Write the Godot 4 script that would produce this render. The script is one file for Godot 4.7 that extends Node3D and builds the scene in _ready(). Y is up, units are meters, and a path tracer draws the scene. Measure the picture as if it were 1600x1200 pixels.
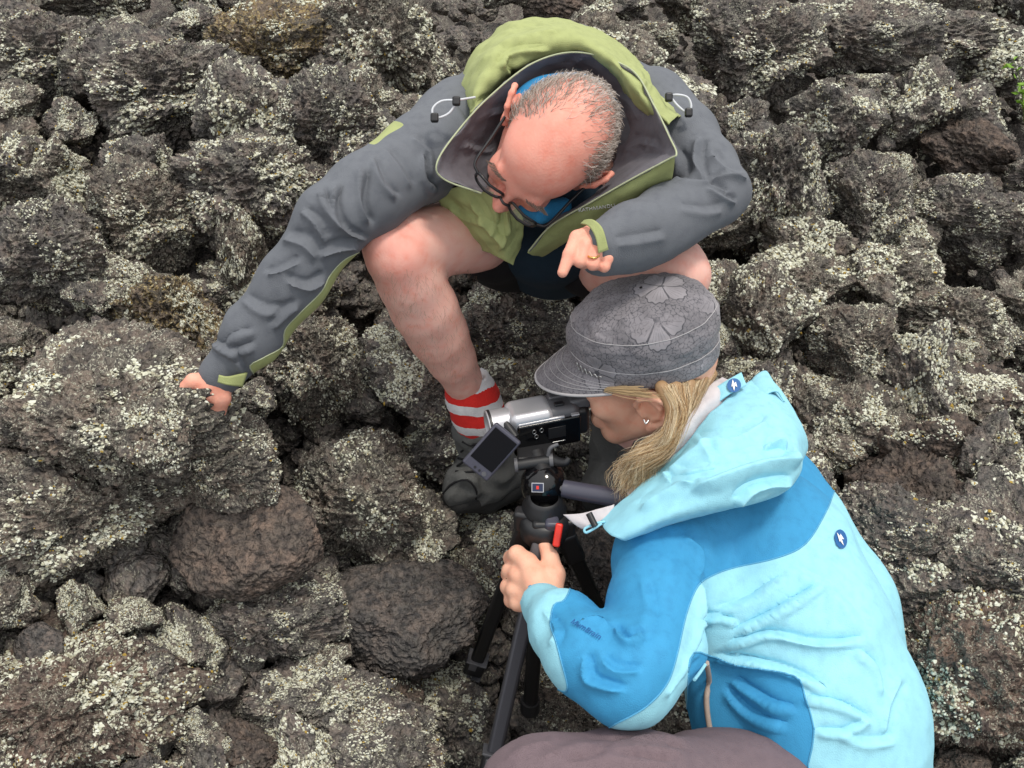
extends Node3D
# Two people filming on a lava slope. Points are read off the photograph as (column, row) of 1600 x 1200 and a distance along the
# camera's axis; P() turns them into metres. All of it is ordinary geometry in the world afterwards.
const FOCAL := 1563.0
const PITCH := 0.66323
const EYE := Vector3(0, 1.55, 0)
var cr := Vector3(1, 0, 0)
var cf := Vector3(0, -sin(PITCH), -cos(PITCH))
var cu := Vector3(0, cos(PITCH), -sin(PITCH))
var names := {}
var M := {}
var noise_a := FastNoiseLite.new()
var noise_b := FastNoiseLite.new()
var noise_r := FastNoiseLite.new()


func P(x: float, y: float, d: float) -> Vector3:
	return EYE + (cf + cr * ((x - 800.0) / FOCAL) - cu * ((y - 600.0) / FOCAL)) * d


func PV(q: Vector3) -> Vector3:
	return P(q.x, q.y, q.z)


func pix(p: Vector3) -> Vector2:
	var r := p - EYE
	var d := r.dot(cf)
	return Vector2(800.0 + r.dot(cr) / d * FOCAL, 600.0 - r.dot(cu) / d * FOCAL)


func depth_of(p: Vector3) -> float:
	return (p - EYE).dot(cf)


func V(right: float, up: float, back: float) -> Vector3:   # a direction given as right, up, towards the viewer -> world
	return (cr * right + cu * up - cf * back)


class Geo:
	var v := PackedVector3Array()
	var n := PackedVector3Array()
	var i := PackedInt32Array()
	var c := PackedColorArray()
	var uv := PackedVector2Array()
	var seen := []   # what on_mesh has looked up
	var seam := []   # where split() cut it

	func quad(a: int, b: int, cc: int, d: int) -> void:
		i.append_array(PackedInt32Array([a, b, cc, a, cc, d]))

	func smooth() -> void:
		n = PackedVector3Array()
		n.resize(v.size())
		for t in range(0, i.size(), 3):
			var a := v[i[t]]
			var k := (v[i[t + 2]] - a).cross(v[i[t + 1]] - a)
			n[i[t]] += k
			n[i[t + 1]] += k
			n[i[t + 2]] += k
		for q in n.size():
			n[q] = n[q].normalized() if n[q].length_squared() > 1e-20 else Vector3.UP

	func add(o: Geo) -> void:
		var at := v.size()
		v.append_array(o.v)
		n.append_array(o.n)
		c.append_array(o.c)
		uv.append_array(o.uv)
		var k := o.i.duplicate()
		for q in k.size():
			k[q] += at
		i.append_array(k)

	func mesh(flat := false) -> ArrayMesh:
		var a := []
		a.resize(Mesh.ARRAY_MAX)
		a[Mesh.ARRAY_VERTEX] = v
		if not flat:
			if n.size() != v.size():
				smooth()
			a[Mesh.ARRAY_NORMAL] = n
		if c.size() == v.size():
			a[Mesh.ARRAY_COLOR] = c
		if uv.size() == v.size():
			a[Mesh.ARRAY_TEX_UV] = uv
		a[Mesh.ARRAY_INDEX] = i
		var m := ArrayMesh.new()
		m.add_surface_from_arrays(Mesh.PRIMITIVE_TRIANGLES, a)
		return m


class Prim:
	var kind := 0
	var a: Vector3
	var ba: Vector3
	var inv := 0.0
	var ra := 0.0
	var rb := 0.0
	var r: Vector3
	var bs: Basis
	var cut := false
	var reach := 0.0
	var mid: Vector3

	func d(p: Vector3) -> float:
		if kind == 0:
			var pa := p - a
			var h := clampf(pa.dot(ba) * inv, 0.0, 1.0)
			return (pa - ba * h).length() - (ra + (rb - ra) * h)
		var q := bs * (p - a)
		var k1 := (q / (r * r)).length()
		if k1 < 1e-6:
			return -minf(r.x, minf(r.y, r.z))
		var k0 := (q / r).length()
		return k0 * (k0 - 1.0) / k1


func cap(a: Vector3, ra: float, b: Vector3, rb: float, cut := false) -> Prim:
	var p := Prim.new()
	p.a = a
	p.ba = b - a
	p.inv = 1.0 / maxf(p.ba.length_squared(), 1e-9)
	p.ra = ra
	p.rb = rb
	p.cut = cut
	p.mid = (a + b) * 0.5
	p.reach = p.ba.length() * 0.5 + maxf(ra, rb)
	return p


func ell(c: Vector3, r: Vector3, axes := Basis(), cut := false) -> Prim:
	var p := Prim.new()
	p.kind = 1
	p.a = c
	p.r = r
	p.bs = axes.transposed()
	p.cut = cut
	p.mid = c
	p.reach = maxf(r.x, maxf(r.y, r.z))
	return p


func chain(pts: Array) -> Array:   # [[Vector3, radius], ...] -> capsules
	var out := []
	for k in pts.size() - 1:
		out.append(cap(pts[k][0], pts[k][1], pts[k + 1][0], pts[k + 1][1]))
	return out


func pchain(pts: Array) -> Array:   # [[x, y, d, radius in pixels], ...]
	var out := []
	for q in pts:
		out.append([P(q[0], q[1], q[2]), q[3] * q[2] / FOCAL])
	return chain(out)


func field_at(p: Vector3, near: Array[Prim], k: float) -> float:
	var f := 1.0
	var cuts := false
	var ik := 0.5 / k
	for q in near:
		if q.cut:
			cuts = true
			continue
		var e := 0.0
		if q.kind == 0:
			var pa := p - q.a
			var t := clampf(pa.dot(q.ba) * q.inv, 0.0, 1.0)
			e = (pa - q.ba * t).length() - (q.ra + (q.rb - q.ra) * t)
		else:
			e = q.d(p)
		var w := f - e
		if w > k:
			f = e
		elif w > -k:
			var h := 0.5 + w * ik
			f = f - w * h - k * h * (1.0 - h)
	if cuts:
		for q in near:
			if q.cut:
				var e := -q.d(p)
				var kk := k * 0.5
				var h := clampf(0.5 - 0.5 * (f - e) / kk, 0.0, 1.0)
				f = f + (e - f) * h + kk * h * (1.0 - h)
	return f


const EDGES := [0, 1, 2, 3, 4, 5, 6, 7, 0, 2, 1, 3, 4, 6, 5, 7, 0, 4, 1, 5, 2, 6, 3, 7]


func nets(prims: Array, cell: float, k: float) -> Geo:   # joins the shapes with a smooth minimum and meshes them as surface nets
	var lo := Vector3.ONE * 1e9
	var hi := -lo
	for q: Prim in prims:
		if q.cut:
			continue
		lo = lo.min(q.mid - Vector3.ONE * (q.reach + k + cell * 2))
		hi = hi.max(q.mid + Vector3.ONE * (q.reach + k + cell * 2))
	const B := 4
	var nb := Vector3i(((hi - lo) / (cell * B)).ceil()) + Vector3i.ONE
	var nx := nb.x * B
	var ny := nb.y * B
	var nz := nb.z * B
	var f := PackedFloat32Array()
	f.resize(nx * ny * nz)
	f.fill(1.0)
	var diag := cell * B * 0.5 * 1.7321
	var live := []
	for bz in nb.z:
		for by in nb.y:
			for bx in nb.x:
				var c := lo + (Vector3(bx, by, bz) + Vector3.ONE * 0.5) * (cell * B)
				var near: Array[Prim] = []
				var best := 1e9
				var ds := []
				for q: Prim in prims:
					var rough := (c - q.mid).length() - q.reach
					if rough > diag * 2.0 + k + 0.05:
						continue
					var e := q.d(c)
					ds.append([e, q])
					if not q.cut:
						best = minf(best, e)
				if best > diag + cell + k:
					continue
				for e in ds:
					if e[0] < maxf(best, 0.0) + k + diag * 2.0 + 0.02:
						near.append(e[1])
				var mid := field_at(c, near, k)
				var solid := mid < -(diag * 1.6 + k)
				if not solid:
					live.append(Vector3i(bx, by, bz))
				for sub_block in 8:   # halves of the block: only those that the surface may cross are worked out in full
					var x0 := bx * B + (sub_block & 1) * 2
					var y0 := by * B + (sub_block >> 1 & 1) * 2
					var z0 := bz * B + (sub_block >> 2) * 2
					var fill := -1.0
					var whole := not solid
					if whole:
						fill = field_at(lo + (Vector3(x0, y0, z0) + Vector3.ONE * 0.5) * cell, near, k)
						whole = absf(fill) < cell * 2.7
					for z in range(z0, z0 + 2):
						for y in range(y0, y0 + 2):
							var at := (z * ny + y) * nx + x0
							if whole:
								f[at] = field_at(lo + Vector3(x0, y, z) * cell, near, k)
								f[at + 1] = field_at(lo + Vector3(x0 + 1, y, z) * cell, near, k)
							else:
								f[at] = fill
								f[at + 1] = fill
	var g := Geo.new()
	var id := {}
	var sx := 1
	var sy := nx
	var sz := nx * ny
	for bl: Vector3i in live:
		for z in range(bl.z * B, mini(bl.z * B + B, nz - 1)):
			for y in range(bl.y * B, mini(bl.y * B + B, ny - 1)):
				for x in range(bl.x * B, mini(bl.x * B + B, nx - 1)):
					var at := (z * ny + y) * nx + x
					var m := (1 if f[at] < 0.0 else 0) + (2 if f[at + 1] < 0.0 else 0) + (4 if f[at + sy] < 0.0 else 0) + (8 if f[at + sy + 1] < 0.0 else 0) + (16 if f[at + sz] < 0.0 else 0) + (32 if f[at + sz + 1] < 0.0 else 0) + (64 if f[at + sz + sy] < 0.0 else 0) + (128 if f[at + sz + sy + 1] < 0.0 else 0)
					if m == 0 or m == 255:
						continue
					var s := PackedFloat32Array([f[at], f[at + 1], f[at + sy], f[at + sy + 1], f[at + sz], f[at + sz + 1], f[at + sz + sy], f[at + sz + sy + 1]])
					var sum := Vector3.ZERO
					var cnt := 0
					for e in range(0, 24, 2):
						var p: int = EDGES[e]
						var q: int = EDGES[e + 1]
						if (m >> p & 1) != (m >> q & 1):
							var t := s[p] / (s[p] - s[q])
							sum += Vector3(p & 1, p >> 1 & 1, p >> 2).lerp(Vector3(q & 1, q >> 1 & 1, q >> 2), t)
							cnt += 1
					id[at] = g.v.size()
					g.v.append(lo + (Vector3(x, y, z) + sum / cnt) * cell)
	for at: int in id:
		var x := at % nx
		var y := (at / nx) % ny
		var z := at / sz
		var here := f[at] < 0.0
		if y > 0 and z > 0 and here != (f[at + sx] < 0.0):
			face(g, id, at, at - sy, at - sy - sz, at - sz, here)
		if x > 0 and z > 0 and here != (f[at + sy] < 0.0):
			face(g, id, at, at - sz, at - sz - sx, at - sx, here)
		if x > 0 and y > 0 and here != (f[at + sz] < 0.0):
			face(g, id, at, at - sx, at - sx - sy, at - sy, here)
	g.smooth()
	return g


func face(g: Geo, id: Dictionary, a: int, b: int, c: int, d: int, here: bool) -> void:
	if not (id.has(a) and id.has(b) and id.has(c) and id.has(d)):
		return
	if here:
		g.quad(id[a], id[d], id[c], id[b])
	else:
		g.quad(id[a], id[b], id[c], id[d])


func relax(g: Geo, times: int) -> void:   # evens out the steps that the grid leaves
	for t in times:
		var s := PackedVector3Array()
		s.resize(g.v.size())
		var w := PackedFloat32Array()
		w.resize(g.v.size())
		for k in range(0, g.i.size(), 3):
			var a := g.i[k]
			var b := g.i[k + 1]
			var c := g.i[k + 2]
			s[a] += g.v[b] + g.v[c]
			s[b] += g.v[a] + g.v[c]
			s[c] += g.v[a] + g.v[b]
			w[a] += 2
			w[b] += 2
			w[c] += 2
		for k in g.v.size():
			if w[k] > 0:
				g.v[k] = g.v[k].lerp(s[k] / w[k], 0.5)
	g.smooth()


func split(g: Geo, f: PackedFloat32Array) -> Array:   # cuts a surface along f = 0: [where f > 0, the rest]
	var out := [Geo.new(), Geo.new()]
	var maps := [{}, {}]
	var cuts := [{}, {}]
	for t in range(0, g.i.size(), 3):
		var a := g.i[t]
		var b := g.i[t + 1]
		var c := g.i[t + 2]
		var sa := 0 if f[a] > 0 else 1
		var sb := 0 if f[b] > 0 else 1
		var sc := 0 if f[c] > 0 else 1
		if sa == sb and sb == sc:
			for q in [a, b, c]:
				out[sa].i.append(kept(g, out[sa], maps[sa], q))
			continue
		if sb != sa and sb != sc:
			var w := a
			a = b
			b = c
			c = w
		elif sc != sa and sc != sb:
			var w := a
			a = c
			c = b
			b = w
		var s := 0 if f[a] > 0 else 1
		var o := 1 - s
		var ga: Geo = out[s]
		var gb: Geo = out[o]
		g.seam.append([lerp_cut(g, a, b, f), lerp_cut(g, a, c, f), g.n[a]])
		ga.i.append_array(PackedInt32Array([kept(g, ga, maps[s], a), between(g, ga, cuts[s], a, b, f), between(g, ga, cuts[s], a, c, f)]))
		var p := between(g, gb, cuts[o], a, b, f)
		var q2 := between(g, gb, cuts[o], a, c, f)
		var kb := kept(g, gb, maps[o], b)
		var kc := kept(g, gb, maps[o], c)
		gb.i.append_array(PackedInt32Array([p, kb, kc, p, kc, q2]))
	return out


func lerp_cut(g: Geo, a: int, b: int, f: PackedFloat32Array) -> Vector3:
	return g.v[a].lerp(g.v[b], f[a] / (f[a] - f[b]))


func seam_line(g: Geo, r: float) -> Geo:   # the raised thread along a cut
	var o := Geo.new()
	for q in g.seam:
		if q[0].distance_squared_to(q[1]) > 1e-9:
			var d: Vector3 = (q[1] - q[0]).normalized() * r
			o.add(tube([q[0] - d, q[1] + d], r, 4, -1.0, 0, false))
	return o


func kept(g: Geo, o: Geo, m: Dictionary, q: int) -> int:
	if not m.has(q):
		m[q] = o.v.size()
		o.v.append(g.v[q])
		o.n.append(g.n[q])
	return m[q]


func between(g: Geo, o: Geo, m: Dictionary, a: int, b: int, f: PackedFloat32Array) -> int:
	var key := Vector2i(mini(a, b), maxi(a, b))
	if not m.has(key):
		var t := f[a] / (f[a] - f[b])
		m[key] = o.v.size()
		o.v.append(g.v[a].lerp(g.v[b], t))
		o.n.append(g.n[a].lerp(g.n[b], t).normalized())
	return m[key]


func poly_sd(p: Vector2, poly: PackedVector2Array) -> float:   # distance to a polygon's edge, positive inside
	var d := 1e9
	var inside := false
	var j := poly.size() - 1
	for i in poly.size():
		var a := poly[i]
		var b := poly[j]
		var e := b - a
		var w := p - a
		var h := clampf(w.dot(e) / maxf(e.length_squared(), 1e-6), 0.0, 1.0)
		d = minf(d, (w - e * h).length_squared())
		if (a.y > p.y) != (b.y > p.y) and p.x < (b.x - a.x) * (p.y - a.y) / (b.y - a.y) + a.x:
			inside = not inside
		j = i
	return sqrt(d) if inside else -sqrt(d)


func poly_f(g: Geo, polys: Array) -> PackedFloat32Array:
	var f := PackedFloat32Array()
	f.resize(g.v.size())
	var packed := []
	for p in polys:
		var s := PackedVector2Array()
		for q in rounded(p):
			s.append(q)
		packed.append(s)
	var grid := {}   # the distance on a net of 5 pixels, worked out where it is asked for
	for k in g.v.size():
		var q := pix(g.v[k]) / 5.0
		var c := Vector2i(q.floor())
		var w := q - Vector2(c)
		var d := PackedFloat32Array()
		for e in 4:
			var at := c + Vector2i(e & 1, e >> 1)
			if not grid.has(at):
				var best := -1e9
				for p: PackedVector2Array in packed:
					best = maxf(best, poly_sd(Vector2(at) * 5.0, p))
				grid[at] = best
			d.append(grid[at])
		f[k] = lerpf(lerpf(d[0], d[1], w.x), lerpf(d[2], d[3], w.x), w.y)
	return f


func rounded(p: Array) -> PackedVector2Array:   # a closed Catmull-Rom curve through the corners
	var out := PackedVector2Array()
	var n := p.size()
	for k in n:
		var a := Vector2(p[(k + n - 1) % n][0], p[(k + n - 1) % n][1])
		var b := Vector2(p[k][0], p[k][1])
		var c := Vector2(p[(k + 1) % n][0], p[(k + 1) % n][1])
		var d := Vector2(p[(k + 2) % n][0], p[(k + 2) % n][1])
		for t in 4:
			out.append(b.cubic_interpolate(c, a, d, t / 4.0))
	return out


func folds(g: Geo, list: Array) -> void:   # raised or sunken folds: [[[x, y], ...], half width in pixels, height in mm]
	var lines := []
	for q in list:
		var s := PackedVector2Array()
		var n: int = q[0].size()
		for k in n - 1:
			var a := Vector2(q[0][maxi(k - 1, 0)][0], q[0][maxi(k - 1, 0)][1])
			var b := Vector2(q[0][k][0], q[0][k][1])
			var c := Vector2(q[0][k + 1][0], q[0][k + 1][1])
			var d := Vector2(q[0][mini(k + 2, n - 1)][0], q[0][mini(k + 2, n - 1)][1])
			for t in 4:
				s.append(b.cubic_interpolate(c, a, d, t / 4.0))
		s.append(Vector2(q[0][n - 1][0], q[0][n - 1][1]))
		var box := Rect2(s[0], Vector2.ZERO)
		for e in s:
			box = box.expand(e)
		lines.append([s, box.grow(q[1] * 3.0), float(q[1]), q[2] * 0.001])
	var rise := fold_rise(g, lines)
	var flag := PackedByteArray()
	flag.resize(g.v.size())
	for k in g.v.size():
		flag[k] = 1 if absf(rise[k]) > 0.0006 else 0
	refine(g, flag)
	rise = fold_rise(g, lines)
	for k in g.v.size():
		g.v[k] += g.n[k] * rise[k]
	g.smooth()


func fold_rise(g: Geo, lines: Array) -> PackedFloat32Array:
	var out := PackedFloat32Array()
	out.resize(g.v.size())
	for k in g.v.size():
		var facing := g.n[k].dot((EYE - g.v[k]).normalized())
		if facing < -0.15:
			continue
		var p := pix(g.v[k])
		var up := 0.0
		for l in lines:
			var box: Rect2 = l[1]
			if not box.has_point(p):
				continue
			var s: PackedVector2Array = l[0]
			var best := 1e9
			var along := 0.0
			for e in s.size() - 1:
				var ab := s[e + 1] - s[e]
				var h := clampf((p - s[e]).dot(ab) / maxf(ab.length_squared(), 1e-6), 0.0, 1.0)
				var dd := (p - s[e] - ab * h).length_squared()
				if dd < best:
					best = dd
					along = (e + h) / (s.size() - 1)
			var w: float = l[2] * (0.45 + 0.55 * sin(PI * clampf(along, 0.04, 0.96)))
			up += l[3] * (0.5 * exp(-best / (w * w)) + 0.5 * exp(-sqrt(best) * 1.6 / w)) * clampf(sin(PI * along) * 1.8 + 0.1, 0.0, 1.0)
		out[k] = up * clampf(facing + 0.4, 0.0, 1.0)
	return out


func refine(g: Geo, flag: PackedByteArray) -> void:   # halves the edges between flagged points, without leaving cracks
	var mid := {}
	var out := PackedInt32Array()
	for t in range(0, g.i.size(), 3):
		var e := [g.i[t], g.i[t + 1], g.i[t + 2]]
		var m := [-1, -1, -1]
		var cnt := 0
		for k in 3:
			var a: int = e[k]
			var b: int = e[(k + 1) % 3]
			if flag[a] == 0 or flag[b] == 0:
				continue
			var key := Vector2i(mini(a, b), maxi(a, b))
			if not mid.has(key):
				mid[key] = g.v.size()
				g.v.append((g.v[a] + g.v[b]) * 0.5)
				g.n.append((g.n[a] + g.n[b]).normalized())
			m[k] = mid[key]
			cnt += 1
		if cnt == 0:
			out.append_array(PackedInt32Array(e))
		elif cnt == 3:
			out.append_array(PackedInt32Array([e[0], m[0], m[2], m[0], e[1], m[1], m[2], m[1], e[2], m[0], m[1], m[2]]))
		else:   # two flagged points: one edge is halved
			for k in 3:
				if m[k] >= 0:
					out.append_array(PackedInt32Array([e[k], m[k], e[(k + 2) % 3], m[k], e[(k + 1) % 3], e[(k + 2) % 3]]))
					break
	g.i = out


func ripple(g: Geo, nz: FastNoiseLite, scale: Vector3, amount: float) -> void:
	for k in g.v.size():
		g.v[k] += g.n[k] * nz.get_noise_3dv(g.v[k] * scale) * amount
	g.smooth()


func crom(p: Array, t: float) -> Vector3:   # a point on the Catmull-Rom curve through p, t from 0 to 1
	var n := p.size() - 1
	var s := clampf(t, 0.0, 1.0) * n
	var k := mini(int(s), n - 1)
	var a: Vector3 = p[k]
	var b: Vector3 = p[k + 1]
	var before: Vector3 = p[k - 1] if k > 0 else a * 2.0 - b
	var after: Vector3 = p[k + 2] if k + 2 <= n else b * 2.0 - a
	return a.cubic_interpolate(b, before, after, s - k)


func sheet(rows: Array, nu: int, nv: int, thick: float, rough := 0.0, freq := 14.0) -> Geo:   # cloth through a net of points, with thickness
	var net := []
	for r in rows:
		var line := []
		for q in r:
			line.append(PV(q))
		net.append(line)
	var g := Geo.new()
	for a in nv + 1:
		var line := []
		for c in nu + 1:
			var col := []
			for r in net:
				col.append(crom(r, float(c) / nu))
			line.append(crom(col, float(a) / nv))
		for q in line:
			g.v.append(q)
	for a in nv:
		for c in nu:
			var o := a * (nu + 1) + c
			g.quad(o, o + 1, o + nu + 2, o + nu + 1)
	g.smooth()
	if rough > 0.0:
		for k in g.v.size():
			g.v[k] += g.n[k] * noise_a.get_noise_3dv(g.v[k] * freq) * rough
		g.smooth()
	var m := g.v.size()
	for k in m:
		g.v.append(g.v[k] - g.n[k] * thick)
		g.v[k] += g.n[k] * thick
	var top := g.i.duplicate()
	for t in range(0, top.size(), 3):
		g.i.append_array(PackedInt32Array([top[t] + m, top[t + 2] + m, top[t + 1] + m]))
	var ring := []
	for c in nu:
		ring.append(c)
	for a in nv:
		ring.append(a * (nu + 1) + nu)
	for c in nu:
		ring.append(nv * (nu + 1) + nu - c)
	for a in nv:
		ring.append((nv - a) * (nu + 1))
	for k in ring.size():
		var a: int = ring[k]
		var b: int = ring[(k + 1) % ring.size()]
		g.quad(a, a + m, b + m, b)
	g.smooth()
	return g


func tube(pts: Array, r: float, sides := 8, r2 := -1.0, steps := 0, cap_ends := true) -> Geo:   # a round bar along points
	var path := []
	if steps > 0:
		for k in steps + 1:
			path.append(crom(pts, float(k) / steps))
	else:
		path = pts
	var g := Geo.new()
	var n := path.size()
	var side := Vector3.ZERO
	for k in n:
		var dir: Vector3 = (path[mini(k + 1, n - 1)] - path[maxi(k - 1, 0)]).normalized()
		if side == Vector3.ZERO:
			side = dir.cross(Vector3.UP if absf(dir.y) < 0.9 else Vector3.RIGHT).normalized()
		else:
			side = (side - dir * side.dot(dir)).normalized()
		var up := side.cross(dir)
		var rr := r if r2 < 0.0 else lerpf(r, r2, float(k) / (n - 1))
		for s in sides:
			var a := TAU * s / sides
			g.v.append(path[k] + (side * cos(a) + up * sin(a)) * rr)
			g.n.append(side * cos(a) + up * sin(a))
	for k in n - 1:
		for s in sides:
			var o := k * sides
			var t := (s + 1) % sides
			g.quad(o + s, o + t, o + sides + t, o + sides + s)
	if cap_ends:
		for e in [0, n - 1]:
			var m := g.v.size()
			var dir: Vector3 = (path[1] - path[0] if e == 0 else path[n - 2] - path[n - 1]).normalized()
			g.v.append(path[e])
			g.n.append(-dir)
			for s in sides:
				g.v.append(g.v[e * sides + s])
				g.n.append(-dir)
			for s in sides:
				var t := (s + 1) % sides
				if e == 0:
					g.i.append_array(PackedInt32Array([m, m + 1 + t, m + 1 + s]))
				else:
					g.i.append_array(PackedInt32Array([m, m + 1 + s, m + 1 + t]))
	return g


func ptube(pts: Array, r: float, sides := 8, r2 := -1.0, steps := 0) -> Geo:
	var q := []
	for p in pts:
		q.append(PV(p))
	return tube(q, r, sides, r2, steps)


func rbox(size: Vector3, r: float, xf := Transform3D(), seg := 2) -> Geo:   # a box with rounded edges
	var g := Geo.new()
	var h := size * 0.5 - Vector3.ONE * r
	var m := seg * 2 + 1
	for f in 6:
		var ax := f / 2
		var sg := 1.0 if f % 2 == 0 else -1.0
		var at := g.v.size()
		for a in m + 1:
			for b in m + 1:
				var s := Vector3.ZERO
				var ca := ang(a, seg)
				var cb := ang(b, seg)
				s[ax] = sg
				s[(ax + 1) % 3] = tan(ca.x) * sg
				s[(ax + 2) % 3] = tan(cb.x)
				var nn := s.normalized()
				var base := Vector3.ZERO
				base[ax] = h[ax] * sg
				base[(ax + 1) % 3] = h[(ax + 1) % 3] * ca.y * sg
				base[(ax + 2) % 3] = h[(ax + 2) % 3] * cb.y
				g.v.append(xf * (base + nn * r))
				g.n.append((xf.basis * nn).normalized())
		for a in m:
			for b in m:
				var o := at + a * (m + 1) + b
				g.quad(o, o + 1, o + m + 2, o + m + 1)
	return g


func ang(k: int, seg: int) -> Vector2:
	if k <= seg:
		return Vector2(-PI / 4 * (1.0 - float(k) / seg), -1)
	return Vector2(PI / 4 * (float(k - seg - 1) / seg), 1)


func lathe(profile: Array, xf: Transform3D, sides := 24, sx := 1.0, sz := 1.0) -> Geo:   # [[radius, height], ...] turned about y
	var g := Geo.new()
	var n := profile.size()
	for k in n:
		for s in sides:
			var a := TAU * s / sides
			g.v.append(xf * Vector3(cos(a) * profile[k][0] * sx, profile[k][1], sin(a) * profile[k][0] * sz))
	for k in n - 1:
		for s in sides:
			var t := (s + 1) % sides
			g.quad(k * sides + s, k * sides + t, k * sides + sides + t, k * sides + sides + s)
	g.smooth()
	return g


func xf_along(at: Vector3, y: Vector3, x_hint := Vector3.RIGHT) -> Transform3D:
	var yy := y.normalized()
	var z := x_hint.cross(yy).normalized()
	return Transform3D(Basis(yy.cross(z), yy, z), at)


func numbered(called: String) -> String:
	if not names.has(called):
		names[called] = 0
		return called
	names[called] += 1
	return "%s_%03d" % [called, names[called]]


func part(called: String, g: Geo, m: Material, parent: Node3D, flat := false) -> MeshInstance3D:
	var o := MeshInstance3D.new()
	o.name = called
	o.mesh = g.mesh(flat)
	o.material_override = m
	parent.add_child(o, true)
	return o


func thing(called: String, label: String, category: String, at := Vector3.ZERO, group := "") -> Node3D:
	var o := Node3D.new()
	o.name = numbered(called)
	o.position = at
	o.set_meta("label", label)
	o.set_meta("category", category)
	if group:
		o.set_meta("group", group)
	add_child(o)
	return o


func mat(r: float, g: float, b: float, rough := 0.8, spec := 0.5) -> StandardMaterial3D:   # colour in linear values
	var m := StandardMaterial3D.new()
	m.albedo_color = Color(r, g, b).linear_to_srgb()
	m.roughness = rough
	m.metallic_specular = spec
	return m


func noise_tex(freq: float, oct: int, ramp: Array, size := 512, kind := FastNoiseLite.TYPE_SIMPLEX_SMOOTH, sd := 1, cell_return := FastNoiseLite.RETURN_DISTANCE) -> NoiseTexture2D:
	var n := FastNoiseLite.new()
	n.noise_type = kind
	n.seed = sd
	n.frequency = freq
	n.fractal_octaves = oct
	n.fractal_type = FastNoiseLite.FRACTAL_FBM if oct > 1 else FastNoiseLite.FRACTAL_NONE
	n.cellular_return_type = cell_return
	if oct > 5:
		n.fractal_gain = 0.72
		n.fractal_lacunarity = 2.1
	var t := NoiseTexture2D.new()
	t.noise = n
	t.width = size
	t.height = size
	t.seamless = true
	t.seamless_blend_skirt = 0.15
	if ramp:
		var gr := Gradient.new()
		gr.offsets = PackedFloat32Array(ramp.map(func(q): return q[0]))
		gr.colors = PackedColorArray(ramp.map(func(q): return q[1]))
		t.color_ramp = gr
	return t


func tri(m: StandardMaterial3D, s: float) -> StandardMaterial3D:
	m.uv1_triplanar = true
	m.uv1_world_triplanar = true
	m.uv1_scale = Vector3.ONE * s
	m.uv1_triplanar_sharpness = 4.0
	return m


func lin(r: float, g: float, b: float, a := 1.0) -> Color:
	var c := Color(r, g, b).linear_to_srgb()
	c.a = a
	return c


# ---------------------------------------------------------------- lava
const LAND := [   # column, row, distance: where the slope lies
	[-150, -60, 2.5], [100, 50, 2.35], [400, 30, 2.45], [800, 20, 2.8], [1150, 20, 3.2], [1500, 40, 3.7], [1800, 150, 3.6], [1150, 200, 2.55],
	[1550, 400, 2.55], [1300, 500, 2.1], [1850, 700, 2.2], [1500, 800, 1.78], [1550, 1150, 1.52], [1250, 800, 1.85], [400, 200, 1.98], [650, 100, 2.25],
	[50, 400, 1.75], [-150, 500, 1.75], [300, 680, 1.47], [120, 600, 1.52], [100, 800, 1.45], [400, 950, 1.54], [100, 1150, 1.3], [450, 1150, 1.44], [-150, 1000, 1.3],
	[650, 1000, 1.66], [560, 560, 1.78], [745, 810, 1.76], [860, 1150, 1.78], [840, 450, 1.98], [960, 780, 1.84], [1050, 560, 2.0], [800, 1350, 1.75], [1300, 1350, 1.62],
	[300, 1350, 1.35], [1000, 950, 1.82], [730, 1150, 1.74], [460, 640, 1.72]]
var land := []
const HOLLOWS := [   # dark gaps between the boulders: column, row, half width, half height
	[110, 325, 120, 34], [300, 392, 60, 36], [170, 890, 130, 48], [440, 690, 56, 60], [748, 885, 56, 46], [830, 465, 100, 60], [1225, 340, 26, 60], [1330, 385, 44, 24], [700, 1010, 30, 50], [560, 1130, 40, 22],
	[1480, 468, 56, 22], [1290, 620, 40, 24], [1345, 945, 36, 40], [400, 1060, 60, 26], [640, 640, 40, 40], [1120, 150, 24, 60], [1560, 545, 46, 20], [1320, 215, 50, 16], [560, 430, 50, 46], [20, 1090, 30, 20], [250, 200, 40, 20], [480, 150, 26, 40]]


func height(x: float, z: float) -> float:
	var s := 0.0
	var w := 0.0
	for q: Vector3 in land:
		var d := (q.x - x) * (q.x - x) + (q.z - z) * (q.z - z)
		var k := 1.0 / (d * d + 0.00008)
		s += q.y * k
		w += k
	return s / w


func strike(x: float, y: float) -> float:   # how far along the camera's axis a pixel's ray meets the slope
	var d := 1.0
	while d < 7.0:
		var p := P(x, y, d)
		if p.y < height(p.x, p.z):
			var step := 0.04
			d -= 0.04
			while step > 0.004:
				p = P(x, y, d)
				d += -step if p.y < height(p.x, p.z) else step
				step *= 0.5
			return d
		d += 0.08
	return d


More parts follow.
